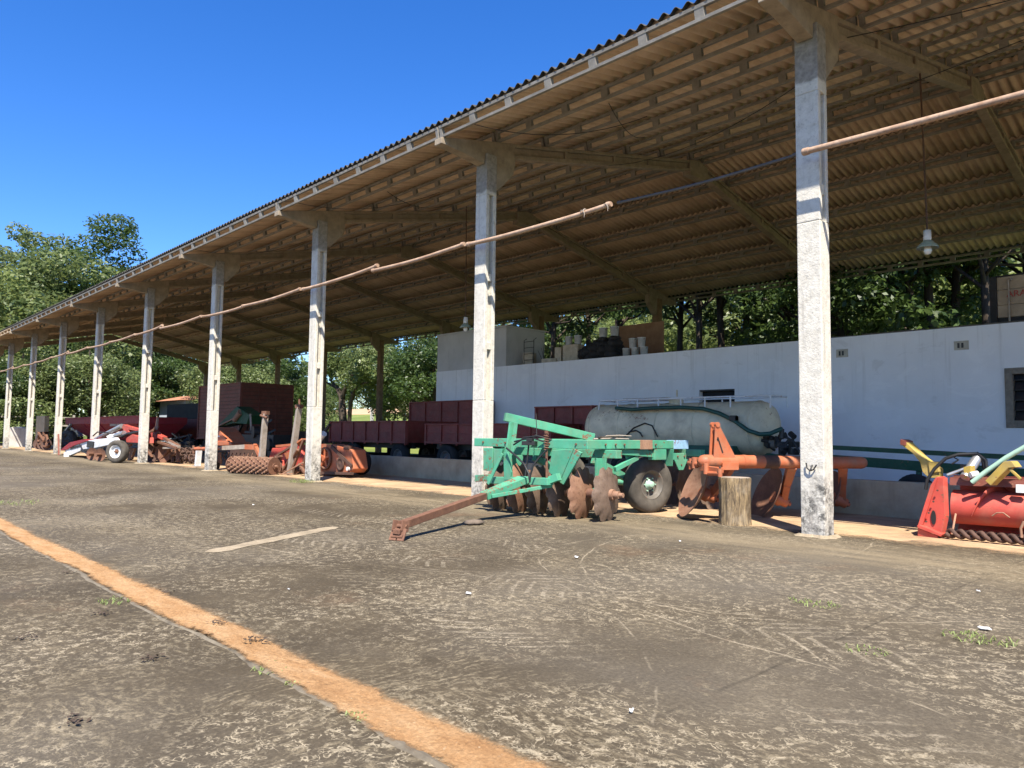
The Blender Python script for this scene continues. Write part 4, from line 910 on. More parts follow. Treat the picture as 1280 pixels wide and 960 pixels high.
m.tube([(tx[0], 5.25, zt_), (tx[-1], 5.25, zt_)], .017, 8); m.tube([(tx[0], 5.95, zt_), (tx[-1], 5.95, zt_)], .017, 8); m.tube([(tx[-1], 5.25, zt_), (tx[-1], 5.95, zt_)], .017, 8); m.tube([(tx[0], 5.25, zt_), (tx[0], 5.95, zt_)], .017, 8)
for x in tx[1::2]: m.cyl((x, 5.95, 1.78), (x, 5.95, zt_), .014, n=8)
m.build('railing', MT['white'], tk)
m = MB(); m.bb(-7.0, -5.75, 5.42, 5.85, 2.022, 2.04); m.build('walk_plank', MT['wood'], tk)
m = MB(); m.cyl((-5.6, 5.55, 1.88), (-5.6, 5.55, 1.985), .16, n=20); m.tube([(-5.55, 5.5, 2.05), (-5.55, 5.5, 2.2)], .02, 8); m.build('manhole', MT['cream'], tk)
m = MB(); m.bb(-7.6, -3.9, 5.02, 6.15, .72, .98); m.bb(-7.9, -7.6, 5.2, 6.0, .75, .92); m.beam((-3.9, 5.6, .82), (-1.9, 5.6, .62), .14, .14); m.build('chassis', MT['dkgreen'], tk, bevel=.01)
m = MB(); hp = [(770, 510, 5.12), (790, 512, 5.06), (815, 510, 5.04), (850, 509, 5.04), (880, 511, 5.04), (900, 517, 5.0), (918, 526, 4.98), (935, 538, 4.98), (950, 543, 5.0), (963, 542, 5.05), (972, 538, 5.1), (977, 536, 5.2)]
m.tube([at(u, v, y=y) for u, v, y in hp], .042, 12); m.build('suction_hose', MT['hose'], tk)
m = MB(); c = at(917, 523, y=4.98); m.box(c, (.14, .12, .09)); m.cyl(c+V(-.07, 0, 0), c+V(.07, 0, 0), .06, n=12); m.build('hose_clamp', MT['iron'], tk)
for pts in ([(781, 546), (792, 535), (806, 529), (815, 532), (822, 546)], [(786, 540), (795, 538), (800, 541), (803, 546)]):
    m = MB(); m.tube([at(u, v, y=5.02) for u, v in pts], .016, 8); m.build('cable_loop', MT['black'], tk)
m = MB(); rr = random.Random(4)
for k in range(26):
    c = at(rr.uniform(955, 996), rr.uniform(546, 566), y=5.3); 
    if rr.random() < .5: m.box(c, (rr.uniform(.06, .18), rr.uniform(.06, .2), rr.uniform(.06, .16)), rz=rr.uniform(0, 3), rx=rr.uniform(-.4, .4))
    else: m.cyl(c, c+V(rr.uniform(-.14, .14), rr.uniform(-.1, .1), rr.uniform(-.12, .12)), rr.uniform(.025, .06), n=10)
m.cyl(at(977, 536, y=5.2), at(977, 548, y=5.2), .05, n=10); m.tube([at(980, 545, y=5.25), at(992, 552, y=5.25), at(1000, 566, y=5.25)], .025, 8); m.build('pump', MT['iron'], tk, bevel=.006)
m = MB(); m.cyl(at(963, 555, y=5.3), at(970, 555, y=5.3), .09, n=14); m.build('pump_casing', MT['rim'], tk)
m = MB(); bx = at(905, 560, y=5.0); m.beam(bx+V(-.25, 0, .12), bx+V(.1, 0, -.08), .03, .03); m.build('strap', MT['lampwhite'], tk)
for x in (-6.6, -5.5): wheel(tk, V(x, 5.05, .42), (0, -1, 0), .42, .26, .22, MT['tyredark'], MT['rim'])

# ================================================================== BOOM implement behind the low wall
bm = thing('boom_implement', (-.3, 4.4, 0), 'dark green double beam implement lying along the white wall behind the plough', 'boom')
m = MB(); m.beam(at(1035, 559, y=4.5), V(6.5, 4.5, .72), .07, .075); m.build('upper_beam', MT['boom'], bm)
m = MB(); m.beam(at(1030, 573.5, y=4.5), V(6.5, 4.5, .42), .12, .16); m.build('lower_beam', MT['boom'], bm, bevel=.01)
m = MB()
for x in (1.2, 3.5, 5.5): m.beam((x, 4.5, .5), (x, 4.5, .88), .06, .06)
m.build('strut', MT['boom'], bm)
wheel(bm, V(-.28, 4.3, .30), (0, -1, 0), .30, .2, .15, MT['tyredark'], MT['rim'])
m = MB(); m.beam((-.28, 4.45, .3), (-.28, 4.5, .66), .07, .07); m.build('axle_leg', MT['boom'], bm)

# ================================================================== RED TRAILERS
def trailer(x0, x1, y0, y1, zb, zt, mat, lab, n, wheels, slat=True, grp=None, nz=0):
    t = thing('farm_trailer', ((x0+x1)/2, (y0+y1)/2, 0), lab, 'trailer', grp)
    m = MB(); m.bb(x0, x1, y0, y0+.03, zb, zt); m.bb(x0, x1, y1-.03, y1, zb, zt); m.bb(x0, x0+.03, y0+.03, y1-.03, zb, zt); m.bb(x1-.03, x1, y0+.03, y1-.03, zb, zt); m.bb(x0, x1, y0, y1, zb-.03, zb)
    bd = m.build('body', mat, t)
    m = MB()
    for k in range(n+1):
        xc = x0+.02+(x1-x0-.04)*k/n; m.bb(xc-.03, xc+.03, y0-.045, y0-.002, zb-.10, zt)
    nyy = max(1, int((y1-y0)/.7))
    for k in range(nyy+1):
        yc = y0+.03+(y1-y0-.06)*k/nyy; m.bb(x1+.002, x1+.04, yc-.03, yc+.03, zb-.08, zt)
    m.bb(x0-.02, x1+.02, y0-.055, y0+.01, zt, zt+.04); m.bb(x0-.02, x1+.02, y0-.05, y0-.001, zb-.05, zb+.01); m.bb(x1-.01, x1+.05, y0+.01, y1, zt, zt+.04)
    if slat:
        nz = nz or max(1, int((zt-zb)/.32))
        for k in range(1, nz+1):
            zc = zb+(zt-zb)*k/(nz+1); m.bb(x0, x1, y0-.012, y0-.003, zc-.014, zc+.014)
    m.build('stakes', mat, bd, bevel=.004)
    m = MB(); m.bb(x0+.1, x1-.1, y0+.35, y0+.45, zb-.22, zb-.032); m.bb(x0+.1, x1-.1, y1-.45, y1-.35, zb-.22, zb-.032)
    for wx in wheels: m.bb(wx-.05, wx+.05, y0+.2, y1-.2, .38, .48); m.bb(wx-.04, wx+.04, y0+.3, y0+.5, .48, zb-.2); m.bb(wx-.04, wx+.04, y1-.5, y1-.3, .48, zb-.2)
    m.build('chassis', MT['iron'], t)
    for wx in wheels: wheel(t, V(wx, y0+.14, .43), (0, -1, 0), .43, .24, .23, MT['tyredark'], MT['rim'])
    return t
trailer(-19.7, -15.1, 5.0, 7.0, .90, 1.52, MT['maroon'], 'low sided maroon trailer seen right of the third nearest column', 6, (-18.3, -15.6))
trailer(-14.1, -8.9, 5.0, 7.0, .92, 1.42, MT['maroon'], 'low sided maroon trailer seen either side of the second nearest column', 7, (-13.2, -9.8))
trailer(-17.9, -14.3, 7.15, 7.9, 1.2, 2.24, MT['maroon'], 'tall boarded maroon trailer body behind the low trailers, left of the white building front', 4, (-17.0, -15.0))
trailer(-10.55, -8.5, 6.1, 7.6, .95, 1.90, MT['maroon'], 'small high maroon box trailer in front of the white wall, left of the tank', 3, (-9.8,))
c0 = at(302, 478, y=4.6); big = trailer(at(250, 480, y=4.6).x, c0.x, 4.6, at(367, 483, x=c0.x).y, .86, 3.18, MT['darkred'], 'tall maroon boarded box trailer between the third and fourth nearest columns', 1, (c0.x-3.6, c0.x-.9), nz=14)
m = MB()
for k in range(1, 14):
    z = .86+2.32*k/14; m.bb(c0.x+.002, c0.x+.016, 4.65, at(367, 483, x=c0.x).y-.05, z-.012, z+.012)
m.build('board_joints', MT['darkrust'], big)
m = MB(); bx0 = at(250, 480, y=4.6).x
for k in range(1, 15): z = .86+2.32*k/15+.05; m.bb(bx0+.03, c0.x-.03, 4.583, 4.597, z-.011, z+.011)
m.build('board_joints', MT['darkrust'], big)
dk = thing('dark_trailer', (-31, 7, 0), 'blackish trailer in deep shade left of the tall maroon box', 'trailer')
m = MB(); x0 = at(209, 506, y=6).x; x1 = at(249, 506, y=6).x; zt_ = at(209, 506, y=6).z; zb_ = at(209, 524, y=6).z
m.bb(x0, x1, 6, 8, zb_, zt_); m.build('upper_box', MT['tarp'], dk, bevel=.01)
m = MB(); m.bb(x0+.2, x1, 6.05, 7.9, .75, zb_-.003); m.build('lower_box', MT['maroon'], dk, bevel=.01)
m = MB(); m.bb(x0+.3, x1-.2, 6.3, 7.7, .45, .745); m.build('chassis', MT['iron'], dk)
wheel(dk, V(x0+1, 6.15, .43), (0, -1, 0), .43, .24, .23, MT['tyredark'], MT['rim']); wheel(dk, V(x1-.8, 6.15, .43), (0, -1, 0), .43, .24, .23, MT['tyredark'], MT['rim'])
# ================================================================== LEFT CLUSTER
# spiked roller with orange beam
rl = thing('spiked_roller', (-15.5, .4, 0), 'rusty spiked roller lying on the concrete before the third nearest column', 'roller')
a = at(291, 582, y=.12); b = at(342, 583, y=.62); a.z = b.z = .235; dd = (b-a).normalized(); _, s1, u1 = frame(dd)
m = MB(); m.cyl(a, b, .185, n=28); body = m.build('drum', MT['rust'], rl)
m = MB(); L_ = (b-a).length
for i in range(13):
    for j in range(12):
        t = 2*math.pi*(j+.5*(i % 2))/12; p = a+dd*(L_*(i+.5)/13); r = s1*math.cos(t)+u1*math.sin(t); m.beam(p+r*.17, p+r*.245, .055, .05, .035, .03)
m.build('spikes', MT['rustlight'], body)
m = MB(); m.cyl(b-dd*.005, b+dd*.03, .235, n=28); m.cyl(b+dd*.03, b+dd*.06, .08, n=16); m.build('end_plate', MT['rust'], rl); m = MB(); m.cyl(a-dd*.03, a, .23, n=28); m.build('end_plate', MT['rust'], rl)
m = MB(); m.cyl(b+dd*.04, b+dd*.14, .03, n=8); m.beam(b+dd*.10, at(338, 594, y=.75), .06, .04); m.beam(at(338, 593, y=.75), at(365, 592, y=.85), .04, .03); m.beam(at(350, 594, y=.8), at(379, 578, y=1.0), .03, .03); m.build('yoke', MT['rustlight'], rl)
of = thing('tine_implement', (-16.5, .9, 0), 'orange and grey beam implement passing behind the fourth nearest column', 'implement')
m = MB(); pts = [at(244, 561, y=.35), at(262, 561, y=.45), at(280, 560, y=.55)]; m.tube(pts, .055, 8); m.beam(at(307, 558.5, y=.72), at(320, 559, y=.8), .14, .14); m.beam(at(318, 556, y=.8), at(328, 575, y=.85), .10, .09); m.build('beam', O, of)
m = MB(); m.beam(at(278, 560, y=.55), at(308, 558.5, y=.72), .13, .125); tag(m.build('beam', MT['wood'], of), 'grey bare middle of the beam')
m = MB(); m.cyl(at(240, 562, y=.3), at(249, 559, y=.4), .04, n=8); m.cyl(at(242, 557, y=.33), at(242, 567, y=.33), .04, n=8); m.build('hitch_eye', MT['rust'], of)
m = MB(); m.cyl(at(266, 565, y=.4), at(267, 577, y=.4), .085, n=14); m.cyl(at(274, 566, y=.6), at(275, 580, y=.6), .06, n=10); m.build('spring_leg', MT['rustlight'], of)
m = MB(); c = at(268, 584, y=.4); m.cyl(V(c.x, c.y, .12), V(c.x+.1, c.y+.02, .12), .12, n=18); m.build('support_wheel', MT['tyredark'], of)
m = MB(); m.prism([at(u, v, y=1.0) for u, v in ((283, 562), (322, 562), (319, 577), (288, 577))], (0, .06, 0)); m.build('shield', MT['darkrust'], of)
for k in range(9): m = MB(); c = at(276+k*5, 566, y=.75); m.tube([c, c+V(.03, -.06, -.12), c+V(.0, .05, -.24)], .016, 6); m.build('tine', MT['rust'], of)
m = MB(); cp = [at(266, 556, y=1.4)] ; c = at(266, 556, y=1.4)
arc = [(266, 556), (266, 534), (271, 535), (276, 540), (281, 547), (286, 556)]; m.prism([at(u, v, y=1.4) for u, v in arc], (.1, .6, 0)); m.prism([at(u, v, y=1.35) for u, v in ((268, 551), (288, 553), (290, 556), (268, 557))], (0, .7, 0)); m.build('fender', MT['orange'], of, bevel=.01)
m = MB(); m.prism([at(u, v, y=1.395) for u, v in ((267.5, 544), (274, 544.5), (275, 546), (267.5, 546))], (0, -.01, 0)); m.build('decal', MT['white'], of)
# green spout behind
gs = thing('forage_chute', (-20, 3.9, 0), 'dark green hopper chute standing before the tall maroon box', 'chute')
m = MB(); m.prism([at(u, v, y=3.4) for u, v in ((270, 534), (296, 508), (312, 519), (308, 530), (292, 529))], (.1, .5, 0)); m.build('chute', MT['boom'], gs, bevel=.01)
m = MB(); m.beam(at(272, 533, y=3.35), at(297, 521, y=3.35), .05, .05); m.cyl(at(293, 525, y=3.35), at(301, 515, y=3.38), .10, .12, n=14); m.build('arm', MT['rustlight'], gs)
m = MB(); rr = random.Random(8)
for k in range(30):
    c = at(rr.uniform(285, 345), rr.uniform(532, 562), y=rr.uniform(3.4, 4.1)); e = c+V(rr.uniform(-.5, .5), rr.uniform(-.3, .3), rr.uniform(-.35, .35)); m.beam(c, e, rr.uniform(.03, .09), rr.uniform(.03, .09))
for (u, v) in ((316, 540), (335, 556)): c = at(u, v, y=3.3); m.cyl(c, c+V(.05, .25, 0), .22, n=18)
for u in (300, 330): c = at(u, 548, y=3.7); m.bb(c.x-.1, c.x+.1, 3.5, 3.8, 0, c.z)
c = at(300, 555, y=3.7); e = at(345, 555, y=3.7); m.bb(c.x-1, e.x+.5, 3.35, 4.15, .55, 1.05)
m.build('gearbox', MT['iron'], gs)
m = MB(); m.beam(at(313, 517, y=3.4), at(314, 538, y=3.4), .05, .05); m.build('rod', MT['wood'], gs)
# two leaning timbers
for k, (u0, v0, u1, v1, y, lab) in enumerate(((332, 517, 327, 576, .75, 'grey timber post standing behind the spiked roller, the one nearer the roller'), (374, 509, 363, 590, 1.0, 'grey timber post with rusty cap leaning beside the third nearest column'))):
    a = at(u1, v1, y=y); b = at(u0, v0, y=y); t = thing('timber_post', V(a.x, a.y, 0), lab, 'post', 'timber posts leaning by the red machine')
    m = MB(); e = (a-b).normalized(); g = a + e*(a.z/(-e.z)); m.beam(V(g.x, g.y, .0), b, .17, .12, .14, .10); m.build('shaft', MT['wood'], t, bevel=.008)
    m = MB(); m.box(b+V(0, 0, .02), (.17, .14, .10), rz=.4)
    if k == 0: m.cyl(b+V(-.1, -.1, -.05), b+V(.14, -.02, -.12), .035, n=8)
    else: m.cyl(b, b+V(0, 0, .22), .03, n=8)
    m.build('cap', MT['rust'], t)
# orange-red mower right of the third column, tangled red frame left of it
mw = thing('rotary_mower', (-14.2, 2.2, 0), 'faded red orange mower body with a spoked flywheel right of the third nearest column', 'mower')
y = 1.55
m = MB(); m.prism([at(u, v, y=y) for u, v in ((397, 590), (397, 555), (413, 555), (439, 562), (442, 586), (437, 591))], (.05, .40, 0)); mb_ = m.build('body', MT['orange'], mw, bevel=.015)
m = MB(); c = at(406, 573, y=y-.05); m.lathe([(.27, 0), (.30, .02), (.30, .07), (.24, .07), (.24, .03), (.27, 0)], c+V(0, .05, 0), (0, -1, 0), 28); fw = m.build('flywheel', MT['rust'], mw)
m = MB()
for k in range(5): t = k*1.2566+.3; m.beam(c, c+V(.25*math.cos(t), 0, .25*math.sin(t)), .05, .05)
m.cyl(c+V(0, .05, 0), c+V(0, -.06, 0), .07, n=12); m.build('spoke', MT['orange'], fw)
m = MB(); c = at(425, 580, y=y-.03); m.lathe([(.17, 0), (.19, .03), (.13, .05), (.12, .03), (.05, .04), (0, .05)], c+V(0, .03, 0), (0, -1, 0), 24); m.build('pulley', MT['darkrust'], mw)
m = MB(); m.beam(at(414, 558, y=y-.03), at(440, 583, y=y-.03), .03, .09); m.bb(*[at(u, 558, y=y).x for u in (431, 437)], y-.04, y+.1, at(431, 562, y=y).z, at(431, 557, y=y).z); m.beam(at(398, 591, y=y-.1), at(440, 592, y=y-.05), .1, .06); m.beam(at(397, 578, y=y-.15), at(401, 594, y=y-.15), .06, .05); m.build('trim', MT['darkrust'], mw)
m = MB(); c = at(435, 586, y=y-.05); m.cyl(c+V(0, .04, 0), c+V(0, -.03, 0), .05, n=10); m.build('cap', MT['lampwhite'], mw)
wheel(mw, at(452, 578, y=2.6) - V(0, 0, .0), (0, -1, 0), .33, .26, .15, MT['tyredark'], MT['darkrust'])
m = MB(); m.tube([at(u, v, y=1.7) for u, v in ((397, 552), (402, 545), (412, 531))], .07, 10, .04); m.build('spout', MT['iron'], mw)
m = MB(); m.cyl(at(398, 551, y=1.62), at(405, 542, y=1.62), .085, n=12); m.build('spout_cap', MT['lampwhite'], mw)
tg = thing('rotary_tiller', (-15.3, 1.6, 0), 'red tiller with rusty arms crowded behind the leaning timbers', 'tiller'); rr = random.Random(15)
m = MB(); m.prism([at(u, v, y=1.6) for u, v in ((334, 578), (340, 560), (347, 560), (372, 556), (382, 575), (380, 590), (345, 582))], (.1, .8, 0)); m.build('hood', MT['red'], tg, bevel=.02)
m = MB(); m.beam(at(346, 558, y=1.4), at(366, 556, y=1.4), .08, .07); m.beam(at(370, 556, y=1.1), at(380, 549, y=1.15), .16, .05); m.prism([at(u, v, y=1.2) for u, v in ((355, 567), (371, 561), (371, 570), (358, 574))], (0, .1, 0)); m.build('top_plate', O, tg, bevel=.006)
m = MB()
for (u0, v0, u1, v1, w) in ((344, 571, 365, 558, .07), (352, 576, 349, 590, .06), (358, 590, 372, 562, .07), (352, 592, 364, 570, .06), (345, 588, 368, 590, .07), (341, 573, 352, 570, .07), (380, 549, 366, 585, .07), (374, 580, 382, 592, .07), (386, 550, 378, 590, .06)):
    m.beam(at(u0, v0, y=1.05+rr.uniform(-.1, .1)), at(u1, v1, y=1.05+rr.uniform(-.1, .1)), w, w*.8)
for k in range(7): c = at(340+k*6, 585, y=1.3); m.tube([c, c+V(.08, -.1, -.1), c+V(.02, -.22, -.16)], .022, 6)
m.cyl(at(345, 574, y=1.0), at(351, 573, y=1.1), .09, n=12); m.cyl(at(336, 586, y=1.4), at(382, 587, y=1.5), .1, n=12); m.build('linkage', MT['rust'], tg, bevel=.004)
m = MB(); m.prism([at(u, v, y=1.45) for u, v in ((341, 577), (352, 575), (353, 583), (343, 584))], (0, .08, 0)); m.build('gear_case', MT['red'], tg, bevel=.01)

# rusty cultivator heap between fourth and fifth columns
cv = thing('rusty_cultivator', (-25, 1.3, 0), 'heap of rusty cultivator frame, discs and chain tines right of the fifth nearest column', 'cultivator'); rr = random.Random(31)
seg = [(177, 545, 192, 538), (183, 558, 198, 540), (188, 553, 205, 566), (186, 576, 199, 548), (193, 551, 222, 560), (205, 560, 222, 559), (206, 548, 224, 558), (203, 578, 212, 558), (208, 577, 224, 562), (195, 536, 197, 524), (190, 540, 197, 533), (178, 552, 190, 572), (182, 568, 176, 580), (214, 560, 216, 578), (222, 560, 223, 577), (198, 576, 214, 560)]
m = MB()
for (u0, v0, u1, v1) in seg: m.beam(at(u0, v0, y=.9+rr.uniform(-.15, .25)), at(u1, v1, y=.9+rr.uniform(-.15, .25)), rr.uniform(.07, .13), rr.uniform(.06, .1))
m.build('frame', MT['rust'], cv, bevel=.006)
m = MB(); m.beam(at(206, 549, y=.85), at(224, 559, y=.8), .10, .07); m.beam(at(205, 560, y=.78), at(222, 559.5, y=.78), .10, .06); m.beam(at(196, 537, y=.8), at(197, 522, y=.8), .06, .05); m.build('pale_bar', MT['wood'], cv)
for (u, v, ml) in ((192, 566, 'darkrust'), (184, 569, 'rust'), (205, 570, 'rust')):
    m = MB(); c = at(u, v, y=.95); dish(m, V(c.x, c.y, .36), (.55, -.8, .1), .36, .07, 0); m.build('disc_blade', MT[ml], cv)
m = MB(); m.prism([at(u, v, y=.75) for u, v in ((188, 541), (193, 540), (196, 548), (190, 552))], (.1, .2, 0)); m.beam(at(200, 545, y=.8), at(206, 548, y=.85), .2, .12); m.build('red_bracket', MT['red'], cv, bevel=.01)
m = MB()
for k in range(14):
    u = 211+k*2.5
    for j in range(4): c = at(u+rr.uniform(-1, 1), 563+j*4.2, y=1.3+rr.uniform(-.2, .2)); m.lathe([(.09, -.02), (.12, 0), (.09, .02), (.07, 0), (.09, -.02)], c, (rr.uniform(-1, 1), rr.uniform(-1, 1), .3), 8)
for j in range(3): m.cyl(at(208, 564+j*6, y=1.35), at(247, 563+j*6, y=1.6), .03, n=6)
tag(m.build('chain_tines', MT['darkrust'], cv), kind='stuff')
m = MB()
for k in range(13): m.beam(at(rr.uniform(205, 245), rr.uniform(548, 560), y=1.9), at(rr.uniform(205, 245), rr.uniform(540, 562), y=2.2), .06, .05)
m.beam(at(215, 560, y=1.5), at(245, 558, y=1.8), .12, .12); m.build('rear_frame', MT['iron'], cv)
js = thing('jack_stand', (-23, 1.1, 0), 'grey white jack leg standing left of the fourth nearest column', 'jack')
a = at(247, 578, y=.8); m = MB(); m.beam(V(a.x, a.y, .03), at(249, 561, y=.8), .16, .12); m.build('leg', MT['white'], js); m = MB(); m.cyl(V(a.x-.14, a.y, .05), V(a.x+.05, a.y, .05), .05, n=12); m.bb(a.x-.2, a.x+.15, a.y-.1, a.y+.1, 0, .03); m.build('foot', MT['steel'], js)

# ================================================================== WHITE AND RED IMPLEMENT
wi = thing('trailed_plough_harrow', (-25.5, -.3, 0), 'white and red trailed implement with a white rimmed wheel by the fifth nearest column', 'implement')
W = MT['white']; wc = at(147, 565, y=-.5)
wheel(wi, V(wc.x, wc.y, .40), V(.55, -.83, 0), .40, .30, .22, MT['tyre'], MT['white'], MT['rust'], hubR=.045)
wheel(wi, V(wc.x-.3, wc.y+1.9, .40), V(-.55, .83, 0), .40, .30, .22, MT['tyre'], MT['white'], MT['rust'])
q = lambda u, v, y=-.3: at(u, v, y=y)
m = MB(); m.prism([q(u, v) for u, v in ((81, 565), (86, 556), (108, 551), (120, 549), (143, 547), (147, 553), (132, 557), (118, 560), (104, 562), (90, 568), (83, 571))], (0, .14, 0)); m.beam(q(138, 545.5, -.1), q(156, 542, .2), .14, .13); m.beam(q(134, 547, .1), q(150, 541, .5), .12, .12); m.build('main_frame', W, wi, bevel=.01)
m = MB(); m.prism([q(u, v, -.31) for u, v in ((88, 559), (102, 556), (102, 558), (88, 562))], (0, -.01, 0)); m.prism([q(u, v, -.31) for u, v in ((110, 551), (118, 552), (117, 560), (109, 559))], (0, -.03, 0)); m.build('dark_plate', MT['iron'], wi)
m = MB(); m.prism([q(u, v, -.35) for u, v in ((76, 562), (87, 553), (105, 549), (109, 551), (92, 557), (83, 562), (77, 563))], (.05, .8, 0)); m.build('deck_guard', MT['vivid'], wi, bevel=.006)
m = MB(); m.cyl(q(120, 549, .1), q(152, 532.5, .3), .085, n=14); m.cyl(q(143, 545, .0), q(155, 541, .1), .09, n=12); m.build('hydraulic_ram', MT['steel'], wi)
m = MB(); m.prism([q(u, v, .2) for u, v in ((152, 534), (154, 530.5), (158, 532), (169, 535), (180, 537), (180, 541), (168, 538.5), (160, 537), (162, 542), (157, 543))], (0, .16, 0)); m.prism([q(u, v, .1) for u, v in ((157, 548), (165, 543), (178, 547), (178, 554), (158, 553))], (.1, .35, 0)); m.build('lift_arm', MT['red'], wi, bevel=.01)
m = MB(); m.tube([q(152, 546, 0), q(160, 542, .1), q(172, 540, .2), q(186, 537, .3)], .05, 8); m.tube([q(100, 556, -.4), q(104, 564, -.45), q(110, 568, -.5)], .03, 6); m.tube([q(116, 545, -.1), q(122, 540, 0), q(135, 541, .1)], .025, 6); m.build('hydraulic_hose', MT['black'], wi)
for (u, v) in ((115.5, 569.5), (125.5, 569)):
    m = MB(); c = q(u, v, -.6); dish(m, V(c.x, c.y, .24), (.6, -.8, 0), .235, .06, 0); m.cyl(V(c.x, c.y, .24), V(c.x+.15, c.y-.2, .24), .06, n=12); m.build('disc_blade', MT['rust'], wi)
m = MB(); m.beam(q(102, 563, -.4), q(128, 560, -.4), .08, .08); m.beam(q(113, 560, -.45), q(114, 569, -.5), .07, .08); m.beam(q(126, 560, -.4), q(127, 568, -.4), .07, .08)
m.build('gang_beam', MT['iron'], wi); m = MB(); m.beam(q(150, 560, .3), q(164, 556, .5), .1, .1); m.prism([q(u, v, .6) for u, v in ((160, 560), (168, 560), (164, 574), (159, 576))], (0, .08, 0)); m.build('mouldboard', MT['rustlight'], wi)
m = MB(); m.cyl(q(82, 566, -.4), q(82, 572, -.4), .07, n=10); m.cyl(q(85, 564, -.35), q(85, 571, -.35), .05, n=10); m.build('hitch_pin', W, wi)
m = MB(); m.beam(at(73, 543, y=-.0), at(73.5, 574, y=-.15), .07, .07); m.build('parking_stand', MT['darkred'], wi)
# hopper spreader
sp = thing('lime_spreader', (-44, 3.9, 0), 'carmine V hopper spreader trailer behind the white and red implement', 'spreader')
y = 3.0
x0 = at(82, 523, y=y).x; x1 = at(176, 523, y=y).x; zt = at(82, 523.5, y=y).z; zm = zt-.33; zb = at(100, 548, y=y).z
m = MB(); m.bb(x0, x1, y, y+.05, zm, zt); m.bb(x0, x1, y+2.1, y+2.15, zm, zt); m.bb(x0, x0+.05, y+.05, y+2.1, zm, zt); m.bb(x1-.05, x1, y+.05, y+2.1, zm, zt); m.bb(x0-.04, x1+.04, y-.04, y+.09, zt, zt+.06); m.build('hopper_rim', MT['vivid'], sp, bevel=.008)
m = MB(); xa = at(98, 545, y=y+.8).x
vs = [(x0+.02, y+.02, zm), (x1-.02, y+.02, zm), (x1-.02, y+2.1, zm), (x0+.02, y+2.1, zm), (x0+2.6, y+.75, zb), (x1-.5, y+.75, zb), (x1-.5, y+1.4, zb), (x0+2.6, y+1.4, zb)]
m.add(vs, [(0, 1, 5, 4), (1, 2, 6, 5), (2, 3, 7, 6), (3, 0, 4, 7), (4, 5, 6, 7)]); hb = m.build('hopper', MT['vivid'], sp)
for k in range(5): m = MB(); x = x0+1+(x1-x0-1.5)*k/4; m.beam((x, y-.01, zm), (x+.35*(2-k)*.3, y+.72, zb), .06, .05); m.build('rib', MT['vivid'], hb)
m = MB(); m.prism([(x0+9, y-.005, zm+.0), (x0+11.5, y-.005, zm), (x0+11.5, y+.0, zm-.12), (x0+9, y, zm-.12)], (0, -.004, 0)); m.build('lettering_patch', MT['wood'], hb)
m = MB(); m.bb(x0+2.4, x1+.5, y+.6, y+.72, zb-.25, zb-.05); m.bb(x0+2.4, x1+.5, y+1.45, y+1.57, zb-.25, zb-.05); m.beam((x1+.5, y+1.1, zb-.15), (x1+2, y+1.1, .5), .12, .12); m.build('chassis', MT['iron'], sp)
wheel(sp, V(at(83, 548, y=y-.2).x, y-.1, .56), V(.45, -.9, 0), .56, .42, .28, MT['tyre'], MT['rim'], None, 16)
wheel(sp, V(at(83, 548, y=y-.2).x+.2, y+2.2, .56), (0, 1, 0), .56, .42, .28, MT['tyre'], MT['rim'], None, 16)
m = MB(); m.prism([at(u, v, y=y+.3) for u, v in ((89, 533), (95, 537), (100, 545), (96, 546), (88, 540))], (0, .2, 0)); m.beam(at(80, 541, y=y), at(89, 530, y=y), .12, .1); m.build('gearbox', MT['steel'], sp)
# small scrap heaps far left
def scrapheap(name, us, vs_, y, n, mat, lab, seed, cat='implement'):
    rr = random.Random(seed); c = at((us[0]+us[1])/2, vs_[1], y=y); t = thing(name, V(c.x, c.y, 0), lab, cat)
    m = MB()
    for k in range(n):
        a = at(rr.uniform(*us), rr.uniform(*vs_), y=y+rr.uniform(-.4, .4)); b = at(rr.uniform(*us), rr.uniform(*vs_), y=y+rr.uniform(-.4, .4))
        if (b-a).length > 2.2: b = a+(b-a)*.5
        m.beam(a, b, .10, .09)
    m.build('frame', mat, t)
    for k in range(3): m = MB(); c2 = at(us[0]+(us[1]-us[0])*(k+.7)/3.3, vs_[1]-5, y=y-.2); dish(m, V(c2.x, c2.y, .33), (.6, -.7, .1), .33, .06, 0, n=24); m.build('disc_blade', MT['darkrust'], t)
scrapheap('rusty_harrow', (45, 61), (540, 559), 1.6, 26, MT['rust'], 'rusty harrow frame in a heap between the seventh and eighth nearest columns', 40, 'harrow')
scrapheap('rusty_harrow', (86, 104), (533, 540), 9.0, 10, MT['rustlight'], 'rusty frame standing far behind the carmine spreader', 41, 'harrow')

# ================================================================== LITTLE THINGS ON THE YARD
def clump(name, p, r, h, n, lab, seed, grp='grass tufts in the concrete'):
    rr = random.Random(seed); m = MB(); p = Vector(p)
    for k in range(n):
        a = rr.uniform(0, 6.283); d = r*math.sqrt(rr.random()); b = p+V(d*math.cos(a), d*math.sin(a)*.7, 0); t = rr.uniform(0, 6.283); l = h*rr.uniform(.5, 1.2); w = .0035
        o = V(math.cos(t), math.sin(t), 0); sd = V(-o.y, o.x, 0)*w; mid = b+o*l*.5+V(0, 0, l*.5); e = b+o*l*1.25+V(0, 0, l*.45*rr.random())
        m.add([b-sd, b+sd, mid+sd*.8, mid-sd*.8, e], [(0, 1, 2, 3), (3, 2, 4)])
    return tag(m.build(name, MT['grass'], None, loc=p, fix=False), lab, 'grass', grp)
clump('grass_tuft', at(1222, 799, z=0), .20, .04, 90, 'largest grass tuft, in the concrete at the right edge', 1)
